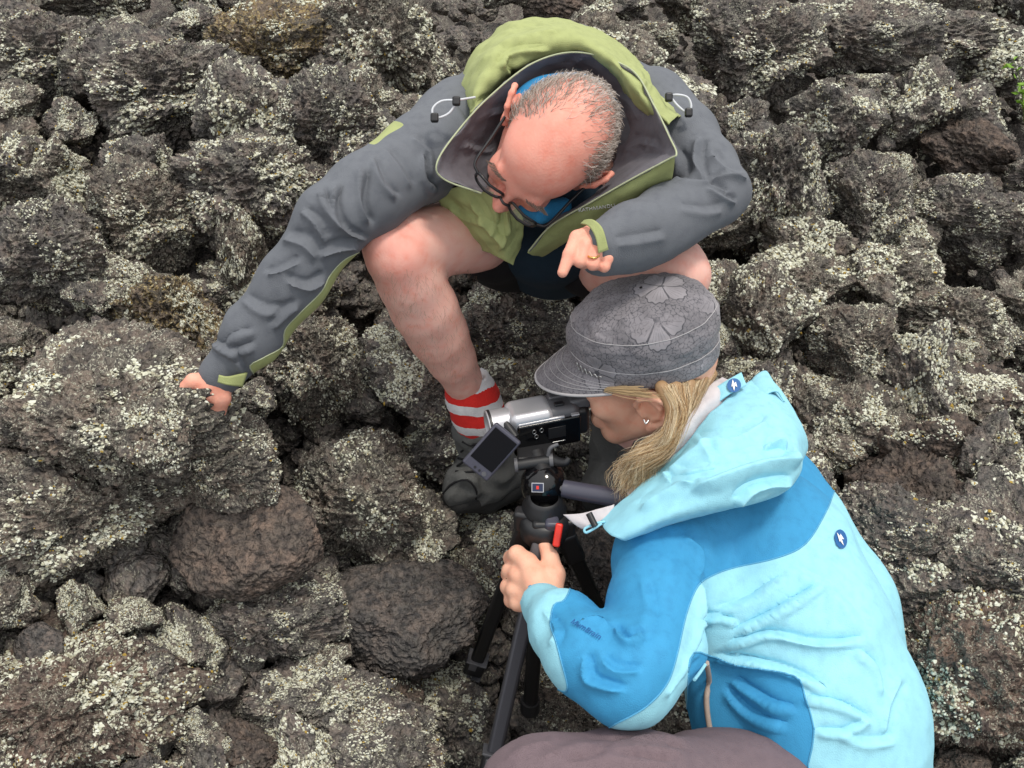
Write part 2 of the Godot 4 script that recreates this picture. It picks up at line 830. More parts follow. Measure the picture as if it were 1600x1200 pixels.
func sphere_net(levels: int) -> Geo:
	var g := Geo.new()
	var t := (1.0 + sqrt(5.0)) / 2.0
	for q in [[-1, t, 0], [1, t, 0], [-1, -t, 0], [1, -t, 0], [0, -1, t], [0, 1, t], [0, -1, -t], [0, 1, -t], [t, 0, -1], [t, 0, 1], [-t, 0, -1], [-t, 0, 1]]:
		g.v.append(Vector3(q[0], q[1], q[2]).normalized())
	g.i = PackedInt32Array([0, 5, 11, 0, 1, 5, 0, 7, 1, 0, 10, 7, 0, 11, 10, 1, 9, 5, 5, 4, 11, 11, 2, 10, 10, 6, 7, 7, 8, 1, 3, 4, 9, 3, 2, 4, 3, 6, 2, 3, 8, 6, 3, 9, 8, 4, 5, 9, 2, 11, 4, 6, 10, 2, 8, 7, 6, 9, 1, 8])
	for l in levels:
		var mid := {}
		var out := PackedInt32Array()
		for k in range(0, g.i.size(), 3):
			var e := [g.i[k], g.i[k + 1], g.i[k + 2]]
			var m := []
			for s in 3:
				var a: int = e[s]
				var b: int = e[(s + 1) % 3]
				var key := Vector2i(mini(a, b), maxi(a, b))
				if not mid.has(key):
					mid[key] = g.v.size()
					g.v.append((g.v[a] + g.v[b]).normalized())
				m.append(mid[key])
			out.append_array(PackedInt32Array([e[0], m[0], m[2], m[0], e[1], m[1], m[2], m[1], e[2], m[0], m[1], m[2]]))
		g.i = out
	return g


func rock_shape(net: Geo, sd: int, knobs: float, smoothness: float) -> Array:   # [rock of about unit radius, its lichen]
	var rng := RandomNumberGenerator.new()
	rng.seed = sd * 977 + 13
	var planes := []
	for k in 11:
		planes.append([Vector3(rng.randfn(), rng.randfn(), rng.randfn()).normalized(), rng.randf_range(0.5, 0.9) + (0.0 if knobs > 0.9 else 0.17)])
	var big := FastNoiseLite.new()
	big.seed = sd
	big.noise_type = FastNoiseLite.TYPE_SIMPLEX_SMOOTH
	big.frequency = 0.75
	big.fractal_octaves = 4
	var lump := FastNoiseLite.new()
	lump.seed = sd + 50
	lump.noise_type = FastNoiseLite.TYPE_CELLULAR
	lump.frequency = 3.1
	lump.cellular_return_type = FastNoiseLite.RETURN_DISTANCE
	lump.fractal_octaves = 2
	lump.domain_warp_enabled = true
	lump.domain_warp_amplitude = 0.35
	lump.domain_warp_frequency = 2.0
	var grit := FastNoiseLite.new()
	grit.seed = sd + 90
	grit.frequency = 6.5
	grit.fractal_type = FastNoiseLite.FRACTAL_RIDGED
	grit.fractal_octaves = 3
	var tone := FastNoiseLite.new()
	tone.seed = sd + 130
	tone.frequency = 1.3
	tone.fractal_octaves = 4
	var g := Geo.new()
	g.i = net.i
	g.v.resize(net.v.size())
	g.c.resize(net.v.size())
	for k in net.v.size():
		var u := net.v[k]
		var r := 1.0
		for q in planes:
			var c: float = u.dot(q[0])
			if c > 0.3:
				var e: float = q[1] / c
				var h := clampf(0.5 + 0.5 * (r - e) / 0.03, 0.0, 1.0)
				r = r + (e - r) * h - 0.03 * h * (1.0 - h)
		var p := u * r
		r += big.get_noise_3dv(p) * 0.42 * smoothness
		r -= (lump.get_noise_3dv(p) + 0.35) * 0.2 * knobs
		r += (grit.get_noise_3dv(p)) * 0.1 * knobs
		g.v[k] = u * r
		var t := tone.get_noise_3dv(p * 1.7)
		var w := tone.get_noise_3dv(p * 5.0 + Vector3(9, 3, 1))
		var col := Color(0.145, 0.138, 0.132).lerp(Color(0.215, 0.185, 0.168), clampf(t * 1.6 + 0.35, 0, 1)).lerp(Color(0.085, 0.082, 0.084), clampf(w * 2.0 + 0.1, 0, 1))
		g.c[k] = col * (1.0 if knobs > 0.9 else 1.15)
	g.smooth()
	var l := Geo.new()
	var patch := FastNoiseLite.new()
	patch.seed = sd + 200
	patch.frequency = 1.05
	patch.fractal_octaves = 3
	var small := net.v.size() > 20000   # these become the big boulders: smaller and more flakes
	var tries := 21000 if small else 11000
	for k in tries:
		var t := rng.randi() % (g.i.size() / 3) * 3
		var a := g.v[g.i[t]]
		var b := g.v[g.i[t + 1]]
		var c := g.v[g.i[t + 2]]
		var wa := rng.randf()
		var wb := rng.randf() * (1.0 - wa)
		var p := a * (1.0 - wa - wb) + b * wa + c * wb
		var n := g.n[g.i[t]]
		if n.y < -0.35 or patch.get_noise_3dv(p) * 1.2 + patch.get_noise_3dv(p * 4.5) * 0.5 < 0.12 + (0.12 if n.y < 0.1 else 0.0):
			continue
		crumb(l, rng, p, n, rng.randf_range(0.013, 0.036) * (1.5 if rng.randf() < 0.12 else 1.0) * (0.62 if small else 1.0))
	return [g, l]


func crumb(l: Geo, rng: RandomNumberGenerator, p: Vector3, n: Vector3, s: float) -> void:   # one flake of lichen: an uneven low pyramid
	var x := n.cross(Vector3(rng.randfn(), rng.randfn(), rng.randfn())).normalized()
	var y := n.cross(x)
	var o := l.v.size()
	var k := rng.randf()
	var col := Color(0.5, 0.5, 0.38).lerp(Color(0.68, 0.69, 0.6), k)
	if rng.randf() < 0.035:
		col = Color(0.35, 0.24, 0.06)
	elif rng.randf() < 0.25:
		col = Color(0.33, 0.31, 0.23)
	var turn := rng.randf() * TAU
	for e in 5:
		var a := turn + TAU * e / 5.0
		var r := s * rng.randf_range(0.6, 1.25)
		l.v.append(p + (x * cos(a) + y * sin(a)) * r + n * s * rng.randf_range(-0.15, 0.35))
		l.c.append(col)
	l.v.append(p + n * s * rng.randf_range(0.4, 1.0) + x * s * rng.randf_range(-0.3, 0.3))
	l.c.append(col)
	for e in 5:
		l.i.append_array(PackedInt32Array([o + 5, o + (e + 1) % 5, o + e]))


var rock_meshes := []
var lichen_meshes := []


func make_rock_meshes() -> void:
	var fine := sphere_net(6)
	var mid := sphere_net(5)
	var n := 26
	rock_meshes.resize(n)
	lichen_meshes.resize(n)
	var res := []
	res.resize(n)
	var job := func(k: int) -> void:
		var kn := 1.0
		var sm := 1.0
		if k == 24:
			kn = 0.45
			sm = 0.45
		elif k == 25:
			kn = 0.3
			sm = 0.4
		res[k] = rock_shape(fine if k < 4 or k > 23 else mid, k + 3, kn, sm)
	for k in n:
		job.call(k)
	for k in n:
		rock_meshes[k] = res[k][0].mesh()
		lichen_meshes[k] = res[k][1].mesh(true)


func lava_material(lichen: float, sd: int, tint: Color) -> StandardMaterial3D:
	var m := tri(mat(1, 1, 1, 0.93, 0.3), 1.7)
	m.albedo_color = tint.linear_to_srgb()
	m.vertex_color_use_as_albedo = true
	m.albedo_texture = M.rock_tone
	m.heightmap_enabled = true
	m.heightmap_texture = M.rock_relief
	m.heightmap_scale = 1.1
	if lichen > 0.0:
		m.detail_enabled = true
		m.detail_albedo = M["lichen_specks_%d" % sd]
		m.detail_mask = M.lichen_patches if lichen < 0.9 else M.lichen_patches_full
		m.detail_uv_layer = BaseMaterial3D.DETAIL_UV_2
		m.uv2_triplanar = true
		m.uv2_world_triplanar = true
		m.uv2_scale = Vector3.ONE * 3.3
		m.uv2_triplanar_sharpness = 4.0
	return m


func lava_materials() -> void:
	M.rock_tone = noise_tex(0.035, 5, [[0.0, lin(0.35, 0.345, 0.35)], [0.35, lin(0.68, 0.665, 0.66)], [0.55, lin(1.0, 0.965, 0.94)], [0.72, lin(1.0, 0.94, 0.89)], [1.0, lin(1, 1, 1)]], 1024, FastNoiseLite.TYPE_SIMPLEX, 4)
	M.rock_relief = noise_tex(0.05, 5, [], 1024, FastNoiseLite.TYPE_SIMPLEX_SMOOTH, 8)
	for k in 2:
		M["lichen_specks_%d" % k] = noise_tex(0.05, 6, [[0.0, lin(0.3, 0.29, 0.2, 0.0)], [0.585, lin(0.27, 0.255, 0.2, 0.0)], [0.625, lin(0.3, 0.29, 0.23, 0.85)], [0.68, lin(0.5, 0.49, 0.39, 1)], [0.8, lin(0.62, 0.62, 0.53, 1)], [1.0, lin(0.58, 0.58, 0.48, 1)]], 1024, FastNoiseLite.TYPE_SIMPLEX, 31 + k)
	M.lichen_specks_2 = noise_tex(0.022, 6, [[0.0, lin(0.3, 0.2, 0.06, 0.0)], [0.5, lin(0.3, 0.2, 0.06, 0.0)], [0.56, lin(0.34, 0.23, 0.07, 0.8)], [0.66, lin(0.4, 0.3, 0.12, 0.9)], [0.72, lin(0.5, 0.49, 0.39, 1)], [1.0, lin(0.58, 0.58, 0.48, 1)]], 1024, FastNoiseLite.TYPE_SIMPLEX, 36)
	M.lichen_patches = noise_tex(0.012, 4, [[0.0, Color.BLACK], [0.46, Color.BLACK], [0.56, Color.WHITE], [1.0, Color.WHITE]], 1024, FastNoiseLite.TYPE_SIMPLEX_SMOOTH, 77)
	M.lichen_patches_full = noise_tex(0.012, 4, [[0.0, Color.BLACK], [0.38, Color.BLACK], [0.48, Color.WHITE], [1.0, Color.WHITE]], 1024, FastNoiseLite.TYPE_SIMPLEX_SMOOTH, 78)
	M.lava = lava_material(0.6, 0, Color(1, 1, 1))
	M.lava_crusted = lava_material(1.0, 1, Color(1.0, 0.97, 0.92))
	M.lava_bare = lava_material(0.0, 0, Color(0.72, 0.73, 0.74))
	M.lava_brown = lava_material(0.0, 0, Color(0.82, 0.75, 0.7))
	M.lava_pink = lava_material(1.0, 0, Color(1.0, 0.85, 0.78))
	M.lava_mustard = lava_material(1.0, 2, Color(1.0, 0.95, 0.85))
	M.lichen = mat(1, 1, 1, 0.95, 0.2)
	M.lichen.vertex_color_use_as_albedo = true


func ground() -> void:
	for q in LAND:
		land.append(P(q[0], q[1], q[2]))
	for q in [[-4, 0.7, -3.0], [4.5, 0.1, -4], [0, 0.7, -6], [-3, 0.8, -7], [5, 0.3, -8], [0, -0.1, 0.2], [-1.5, 0.2, 0.3], [1.5, 0.0, 0.3], [-3, 0.4, 0], [3.2, 0.0, -0.5], [0, -0.2, 3]]:
		land.append(Vector3(q[0], q[1], q[2]))
	var g := Geo.new()
	var rough := FastNoiseLite.new()
	rough.seed = 5
	rough.frequency = 4.5
	rough.fractal_octaves = 5
	var xs := []
	var zs := []
	for k in 301:   # fine where the camera looks, wide out to the horizon
		var t := k / 150.0 - 1.0
		xs.append(2.1 * t + 60.0 * pow(t, 15))
	for k in 301:
		var t := k / 150.0 - 1.0
		zs.append(-1.7 + 1.6 * t + 60.0 * pow(t, 15))
	for z in zs:
		for x in xs:
			var y := height(x, z) - 0.26
			y += rough.get_noise_2d(x, z) * 0.12
			if absf(x) < 2.2 and z < -0.5 and z > -3.5:
				var e := pix(Vector3(x, y + 0.24, z))
				for q in HOLLOWS:
					var w := Vector2((e.x - q[0]) / q[2], (e.y - q[1]) / q[3]).length_squared()
					if w < 4.0:
						y -= 0.38 * exp(-w)
			g.v.append(Vector3(x, y, z))
			var w := rough.get_noise_2d(x * 3 + 40, z * 3)
			g.c.append(Color(0.12, 0.112, 0.107).lerp(Color(0.17, 0.148, 0.134), clampf(w + 0.5, 0, 1)))
	for a in 300:
		for b in 300:
			var o := a * 301 + b
			g.quad(o, o + 1, o + 302, o + 301)
	var o := part("ground", g, M.lava, self)
	o.set_meta("kind", "structure")
	o.set_meta("label", "dark lava bed between and under the rocks")


func rock(p: Vector3, size: Vector3, turn: float, tilt: float, variant: int, m: Material, label: String, lichen := true, called := "lava_rock", category := "rock", group := "lava rocks of the slope") -> Node3D:
	var o := MeshInstance3D.new()
	o.name = numbered(called)
	o.mesh = rock_meshes[variant]
	o.material_override = m
	o.transform = Transform3D(Basis(Vector3.UP, turn) * Basis(Vector3(cos(turn * 3), 0, sin(turn * 3)), tilt) * Basis.from_scale(size), p)
	o.set_meta("label", label)
	o.set_meta("category", category)
	o.set_meta("group", group)
	add_child(o)
	if lichen:
		var l := MeshInstance3D.new()
		l.name = "lichen"
		l.mesh = lichen_meshes[variant]
		l.material_override = M.lichen
		l.set_meta("kind", "stuff")
		o.add_child(l)
	return o


# column, row, half width, half height in pixels, kind of surface (0 speckled, 1 crusted, 2 bare grey, 3 bare brown, 4 pinkish), distance nudge, label
const ROCKS := [
	[105, 1095, 165, 120, 4, 0.0, "broad pinkish-brown lava slab with white lichen patches, lowest on the slope"],
	[388, 838, 106, 72, 3, -0.05, "smooth rounded brown lava boulder without lichen beside the grey-sleeved hand's rock"],
	[618, 962, 122, 74, 2, -0.07, "bare dark grey lava boulder full of fine pores beside tripod leg"],
	[412, 972, 98, 66, 0, 0.0, "dark boulder with white lichen dots under the smooth brown boulder"],
	[486, 1092, 100, 54, 0, 0.0, "flat-topped lava rock with lichen edge below the bare porous boulder"],
	[565, 1175, 120, 50, 0, 0.0, "low lava rock with pale lichen rim beside the small dark stone"],
	[615, 1105, 38, 42, 3, -0.03, "small dark brown stone with a pale lichen rim"],
	[66, 1010, 40, 26, 2, -0.02, "small smooth purple-grey stone without lichen behind the pinkish slab"],
	[22, 935, 38, 36, 1, 0.0, "greenish lichen-covered lump above the purple-grey stone"],
	[122, 945, 34, 48, 1, 0.0, "upright lichen-coated shard behind the purple-grey stone"],
	[196, 958, 42, 30, 1, 0.0, "small rock with two bright white lichen rosettes"],
	[300, 1018, 52, 62, 0, 0.02, "dark speckled rock wedged behind the pinkish slab"],
	[318, 1168, 40, 24, 1, -0.02, "little rock capped with pale green lichen next to the pinkish slab"],
	[552, 790, 112, 112, 1, 0.0, "large lichen-crusted boulder just below the hiking boot's toe"],
	[658, 850, 56, 66, 1, -0.02, "pointed lichen-crusted rock between the boot and the bare porous boulder"],
	[150, 662, 172, 108, 1, -0.1, "long lichen-crusted outcrop that the reaching hand touches"],
	[262, 500, 80, 100, 5, 0.0, "jagged lava peak with yellow lichen behind the reaching forearm"],
	[240, 674, 58, 62, 1, 1.335, "lichen-covered knob hiding part of the pointing hand"],
	[110, 790, 160, 92, 1, 0.0, "bulging lichen-covered ledge overhanging a dark hollow"],
	[330, 735, 86, 84, 1, -0.05, "steep lava block right under the pointing fingers"],
	[500, 560, 88, 92, 1, 0.0, "lichen-crusted lava lump between the sleeve and the bare shin"],
	[70, 410, 100, 90, 0, 0.0, "dark rounded lava block over a deep gap"],
	[230, 345, 95, 75, 1, 0.0, "lumpy lava block next to the upright lava tooth"],
	[372, 410, 36, 82, 1, -0.03, "upright lava tooth beside the grey sleeve"],
	[395, 285, 120, 95, 0, 0.0, "big knobbly lava boulder behind the grey sleeve's elbow"],
	[225, 260, 60, 48, 0, -0.02, "lava knob with a spot of orange lichen"],
	[250, 140, 130, 75, 0, 0.0, "ridge of dark lava running down the upper slope"],
	[420, 85, 115, 85, 5, 0.0, "lava block stained with mustard-yellow lichen"],
	[600, 70, 110, 105, 1, 0.0, "massive lava block frosted with pale lichen behind the green hood"],
	[505, 200, 85, 80, 0, 0.0, "angular lava block between the yellow-stained rock and the grey sleeve"],
	[60, 90, 100, 65, 0, 0.0, "dark lava hump at the top of the slope"],
	[20, 170, 42, 34, 1, -0.03, "rock coated with bluish-white lichen"],
	[1215, 280, 82, 120, 0, -0.05, "tall dark lava mass behind the bent grey elbow"],
	[1308, 180, 62, 62, 0, -0.06, "rounded lava boulder perched over a dark slot"],
	[1180, 80, 110, 70, 0, 0.0, "flat brownish lava shoulder above the grey elbow"],
	[1330, 60, 110, 60, 0, 0.0, "weathered lava hump high on the slope"],
	[1490, 60, 130, 52, 0, 0.0, "long smooth lava back at the top of the slope"],
	[1480, 340, 88, 62, 0, 0.0, "lava lump with brown chips above the dark gaps"],
	[1350, 330, 80, 72, 0, 0.0, "knobbly lava boulder above a black hollow"],
	[1255, 390, 75, 70, 1, 0.0, "lichen-grey lava rock behind the bare knee"],
	[1190, 505, 66, 72, 1, -0.05, "lava rock with a broad pale lichen cap beside the patterned cap"],
	[1395, 440, 72, 66, 1, 0.0, "craggy lava rock with a round hole"],
	[1330, 545, 84, 62, 1, 0.0, "lava rock with a hooked top behind the blue hood"],
	[1430, 590, 58, 86, 0, 0.0, "leaning brown-topped lava rock"],
	[1500, 500, 90, 70, 1, 0.0, "greenish crusted lava rock with a white lichen tuft"],
	[1565, 620, 66, 44, 3, 0.0, "low brown lava rock with little lichen"],
	[1455, 715, 68, 58, 3, -0.02, "brown lava boulder with a pale lichen cheek"],
	[1555, 735, 72, 84, 0, 0.0, "tall dark lava rock next to the brown boulder"],
	[1345, 660, 66, 56, 1, 0.0, "lichen-spotted lava rock beside the brown boulder"],
	[1265, 640, 62, 58, 1, 0.0, "lichen-flecked lava rock touching the blue hood"],
	[1400, 860, 120, 84, 0, 0.0, "reddish-grey lava rock along the blue jacket's back"],
	[1520, 900, 110, 84, 0, 0.0, "lava rock with a smooth purple-grey face"],
	[1368, 838, 28, 24, 2, -0.08, "small bare grey stone at the edge of the blue jacket"],
	[1520, 1080, 150, 140, 4, 0.0, "large brown lava boulder with ochre flecks beside the jacket's hem"],
	[955, 890, 72, 84, 2, -0.02, "grey porous lava rock behind the tripod's far leg"],
	[790, 510, 80, 70, 0, 0.0, "shadowed lava rock under the crouching thighs"],
	[640, 600, 66, 60, 0, 0.0, "dark lava rock beside the bare shin"],
	[735, 935, 52, 60, 1, 0.0, "lichen-crusted rock behind the tripod's outer leg"],
	[700, 1110, 70, 62, 0, 0.0, "speckled lava rock between the tripod feet and the small dark stone"],
	[900, 1090, 88, 60, 1, -0.03, "lichen-crusted rock under the tripod's centre column"],
	[760, 840, 64, 46, 0, 0.06, "dark lava step carrying the hiking boot"],
]


func lava() -> void:
	var kinds := [M.lava, M.lava_crusted, M.lava_bare, M.lava_brown, M.lava_pink, M.lava_mustard]
	var rng := RandomNumberGenerator.new()
	rng.seed = 21
	var n := 0
	for q in ROCKS:
		var d: float = q[5] if q[5] > 0.5 else strike(q[0], q[1] + q[3] * 0.25) + q[5]
		var rx: float = q[2] * d / FOCAL
		var ry: float = q[3] * d / FOCAL
		var kind: int = q[4]
		var v: int = n % 4 if q[2] > 75 else 7 + n % 17
		if kind == 2:
			v = 25 if q[2] < 50 else 24
		elif kind == 3 and q[2] > 90:
			v = 25
		var at := P(q[0], q[1], d + 0.02)
		var deep := (rx + ry) * 0.5
		rock(at, Vector3(rx * 1.12, ry * 1.12, deep * 1.1), rng.randf_range(-0.3, 0.3), rng.randf_range(-0.25, 0.25), v, kinds[kind], q[6], kind != 2 and not (kind == 3 and q[2] > 90))
		n += 1
	var stops := RegEx.create_from_string(" (with|without|beside|behind|under|below|that|between|at|on|over|wedged|next|among|above|next|full|just|right|lowest|capped|running|stained|frosted|coated|perched|high|along|touching|carrying|overhanging|to|of)\\b.*$")
	var shared := ["dark lava rock flecked with lichen", "lava rock thickly crusted with lichen", "bare brownish lava stone"]
	var count := 0
	for a in 22:
		for b in 16:
			var x := -160.0 + a * 93.0 + rng.randf_range(-34, 34)
			var y := -110.0 + b * 93.0 + rng.randf_range(-34, 34)
			var big := 24.0 + 62.0 * pow(rng.randf(), 1.5) * clampf(0.75 + y / 2600.0, 0.7, 1.1)
			var free := true
			for q in ROCKS:
				var e := Vector2((x - q[0]) / (q[2] * 0.82), (y - q[1]) / (q[3] * 0.82))
				if e.length_squared() < 1.0:
					free = false
			for q in HOLLOWS:
				if Vector2((x - q[0]) / (q[2] + 12), (y - q[1]) / (q[3] + 12)).length_squared() < 1.0:
					free = false
			if (x > 700 and x < 900 and y > 700 and y < 1250) or (x > 740 and x < 1400 and y > 1150) or count > 232:
				free = free and rng.randf() < 0.12 and count <= 232
			var r1 := rng.randf_range(-PI, PI)
			var r2 := rng.randf_range(-0.5, 0.5)
			var s := Vector3(rng.randf_range(0.85, 1.3), rng.randf_range(0.7, 1.05), rng.randf_range(0.85, 1.2))
			var k := rng.randf()
			if not free:
				continue
			var d := strike(x, y)
			if d > 6.5:
				continue
			var r := big * d / FOCAL
			var pick := 0 if k < 0.5 else (1 if k < 0.9 else 2)
			var near := 0
			for e in ROCKS.size():
				if Vector2(x - ROCKS[e][0], y - ROCKS[e][1]).length_squared() < Vector2(x - ROCKS[near][0], y - ROCKS[near][1]).length_squared():
					near = e
			var short: String = stops.sub(ROCKS[near][6], "")
			if short.split(" ").size() < 3:
				var words: PackedStringArray = ROCKS[near][6].split(" ").slice(0, 6)
				while words[-1] in ["with", "a", "the", "of", "and", "in", "to", "behind", "beside", "under", "two", "by", "an", "pale", "white", "over", "at", "above", "below", "lichen-crusted", "broad", "dark", "bare", "round"]:
					words.remove_at(words.size() - 1)
				short = " ".join(words)
			var label: String = ("small " if big < 40 else "") + shared[pick] + ", next to the " + short
			rock(P(x, y, d + r * 0.3), s * r * 1.25, r1, r2, 7 + (count * 5) % 17, [M.lava, M.lava_crusted, M.lava_brown][pick], label, pick < 2, "lava_rock", "rock", "smaller lava rocks of the slope")
			count += 1
	var chips := MultiMesh.new()   # clinker between the rocks: past counting
	chips.transform_format = MultiMesh.TRANSFORM_3D
	chips.mesh = rock_shape(sphere_net(3), 71, 0.8, 1.0)[0].mesh()
	chips.instance_count = 7000
	for k in 7000:
		var x := rng.randf_range(-200, 1800)
		var y := rng.randf_range(-80, 1330)
		var d := strike(x, y)
		var p := P(x, y, d)
		for q in HOLLOWS:
			if Vector2((x - q[0]) / q[2], (y - q[1]) / q[3]).length_squared() < 1.2:
				p.y -= 0.2
				break
		p.y += -P(x, y, d).y + height(p.x, p.z) - rng.randf_range(0.08, 0.24)
		var r := 0.008 + 0.034 * pow(rng.randf(), 2.0)
		chips.set_instance_transform(k, Transform3D(Basis.from_euler(Vector3(rng.randf() * 6, rng.randf() * 6, rng.randf() * 6)).scaled(Vector3(r, r * 0.8, r * 1.1)), p))
	var o := MultiMeshInstance3D.new()
	o.name = "lava_rubble"
	o.multimesh = chips
	o.material_override = M.lava
	o.set_meta("kind", "stuff")
	o.set_meta("label", "loose lava rubble filling the gaps between rocks")
	o.set_meta("category", "rubble")
	add_child(o)


# ---------------------------------------------------------------- people
func skin_material(r: float, g: float, b: float, sd: int) -> StandardMaterial3D:
	var m := tri(mat(r, g, b, 0.55, 0.4), 4.0)
	m.albedo_texture = noise_tex(0.02, 5, [[0.0, lin(0.97, 0.72, 0.66)], [0.35, lin(0.99, 0.88, 0.86)], [0.55, lin(1, 0.94, 0.92)], [0.75, lin(1, 0.98, 0.97)], [1.0, lin(1, 1, 1)]], 512, FastNoiseLite.TYPE_SIMPLEX_SMOOTH, sd)
	m.heightmap_enabled = true
	m.heightmap_texture = M.skin_relief
	m.heightmap_scale = 0.03
	m.subsurf_scatter_enabled = true
	m.subsurf_scatter_strength = 0.06
	m.vertex_color_use_as_albedo = true   # sunburn: head and hands redder than the legs
	return m


func cloth_material(r: float, g: float, b: float, rough := 0.8, sheen := 0.15, relief := 0.05) -> StandardMaterial3D:
	var m := tri(mat(r, g, b, rough, 0.35), 5.0)
	m.albedo_texture = M.cloth_tone
	m.heightmap_enabled = true
	m.heightmap_texture = M.cloth_relief
	m.heightmap_scale = relief
	m.rim_enabled = sheen > 0.0
	m.rim = sheen
	m.rim_tint = 0.6
	return m


func people_materials() -> void:
	M.skin_relief = noise_tex(0.12, 3, [], 512, FastNoiseLite.TYPE_SIMPLEX_SMOOTH, 15)
	M.cloth_tone = noise_tex(0.02, 5, [[0.0, lin(0.82, 0.82, 0.84)], [0.5, lin(0.95, 0.95, 0.95)], [1.0, lin(1, 1, 1)]], 512, FastNoiseLite.TYPE_SIMPLEX_SMOOTH, 16)
	M.cloth_relief = noise_tex(0.2, 3, [], 512, FastNoiseLite.TYPE_SIMPLEX_SMOOTH, 17)
	M.skin_man = skin_material(0.8, 0.49, 0.42, 41)
	M.skin_woman = skin_material(0.8, 0.46, 0.33, 42)
	M.grey = cloth_material(0.135, 0.145, 0.165)
	M.lining = cloth_material(0.15, 0.145, 0.165)
	M.green = cloth_material(0.36, 0.4, 0.17)
	M.green_edge = cloth_material(0.42, 0.46, 0.3)
	M.black = cloth_material(0.012, 0.012, 0.014)
	M.navy = cloth_material(0.012, 0.03, 0.05)
	M.gaiter = cloth_material(0.03, 0.24, 0.5)
	M.gaiter_pale = cloth_material(0.25, 0.55, 0.7)
	M.white_knit = cloth_material(0.72, 0.72, 0.74, 0.95, 0.3, 0.15)
	M.red_knit = cloth_material(0.68, 0.03, 0.025, 0.95, 0.3, 0.15)
	M.boot = cloth_material(0.1, 0.102, 0.1, 0.75, 0.1, 0.12)
	M.sole = cloth_material(0.03, 0.03, 0.03, 0.7, 0.0, 0.1)
	M.blue = cloth_material(0.045, 0.29, 0.55, 0.75)
	M.sky_blue = cloth_material(0.31, 0.66, 0.79, 0.75)
	M.fleece = cloth_material(0.6, 0.56, 0.58)
	M.trousers = cloth_material(0.17, 0.125, 0.14, 0.85, 0.2, 0.14)
	M.zip = cloth_material(0.45, 0.36, 0.3)
	M.seam = cloth_material(0.1, 0.38, 0.62)
	M.badge = mat(0.01, 0.1, 0.3, 0.6)
	M.white = mat(0.8, 0.8, 0.8, 0.6)
	M.frame = mat(0.008, 0.008, 0.01, 0.3)
	M.gold = mat(0.7, 0.45, 0.15, 0.25)
	M.gold.metallic = 1.0
	M.steel = mat(0.55, 0.55, 0.55, 0.3)
	M.steel.metallic = 1.0
	M.cord = mat(0.6, 0.62, 0.66, 0.7)
	M.toggle = mat(0.01, 0.01, 0.012, 0.4)


func bend(list: Array) -> Array:   # each fold as a ridge with a hollow along it
	var out := []
	for q in list:
		out.append([q[0], q[1] * 0.95, q[2] * 1.9])
		var p := []
		var a := Vector2(q[0][0][0], q[0][0][1])
		var b := Vector2(q[0][-1][0], q[0][-1][1])
		var s: Vector2 = (b - a).normalized().orthogonal() * float(q[1]) * 1.4
		for e in q[0]:
			p.append([e[0] + s.x, e[1] + s.y])
		out.append([p, q[1] * 0.85, -q[2] * 1.6])
	return out


func on_mesh(g: Geo, x: float, y: float, lift := 0.0) -> Vector3:   # the point of a surface that shows at a pixel
	if g.seen.is_empty():   # sort the facing points into squares of 16 pixels
		var boxes := {}
		for k in g.v.size():
			if g.n[k].dot(EYE - g.v[k]) <= 0.0:
				continue
			var e := pix(g.v[k])
			var key := Vector2i((e / 16.0).floor())
			if not boxes.has(key):
				boxes[key] = []
			boxes[key].append(Vector3(e.x, e.y, depth_of(g.v[k])))
		g.seen = [boxes]
	var q := Vector2(x, y)
	var here := Vector2i((q / 16.0).floor())
	var near := []
	var front := 1e9
	for a in [-1, 0, 1]:
		for b in [-1, 0, 1]:
			for e: Vector3 in g.seen[0].get(here + Vector2i(a, b), []):
				var d2 := Vector2(e.x, e.y).distance_squared_to(q)
				if d2 < 200.0:
					near.append(Vector2(e.z, d2))
					front = minf(front, e.z)
	if near.is_empty():
		return P(x, y, 1.3)
	var d := 0.0
	var w := 0.0
	for e: Vector2 in near:
		if e.x < front + 0.04:
			var k := 1.0 / (e.y * e.y + 9.0)
			d += e.x * k
			w += k
	return P(x, y, d / w - lift)


func tint(g: Geo, from: int, c: Color) -> void:
	g.c.resize(g.v.size())
	for k in range(from, g.v.size()):
		g.c[k] = c


func skin_here(g: Geo, q: Vector2) -> bool:
	return g.seen[0].has(Vector2i((q / 16.0).floor()))


func on_line(g: Geo, pts: Array, lift := 0.001) -> Array:
	var out := []
	for q in pts:
		out.append(on_mesh(g, q[0], q[1], lift))
	return out


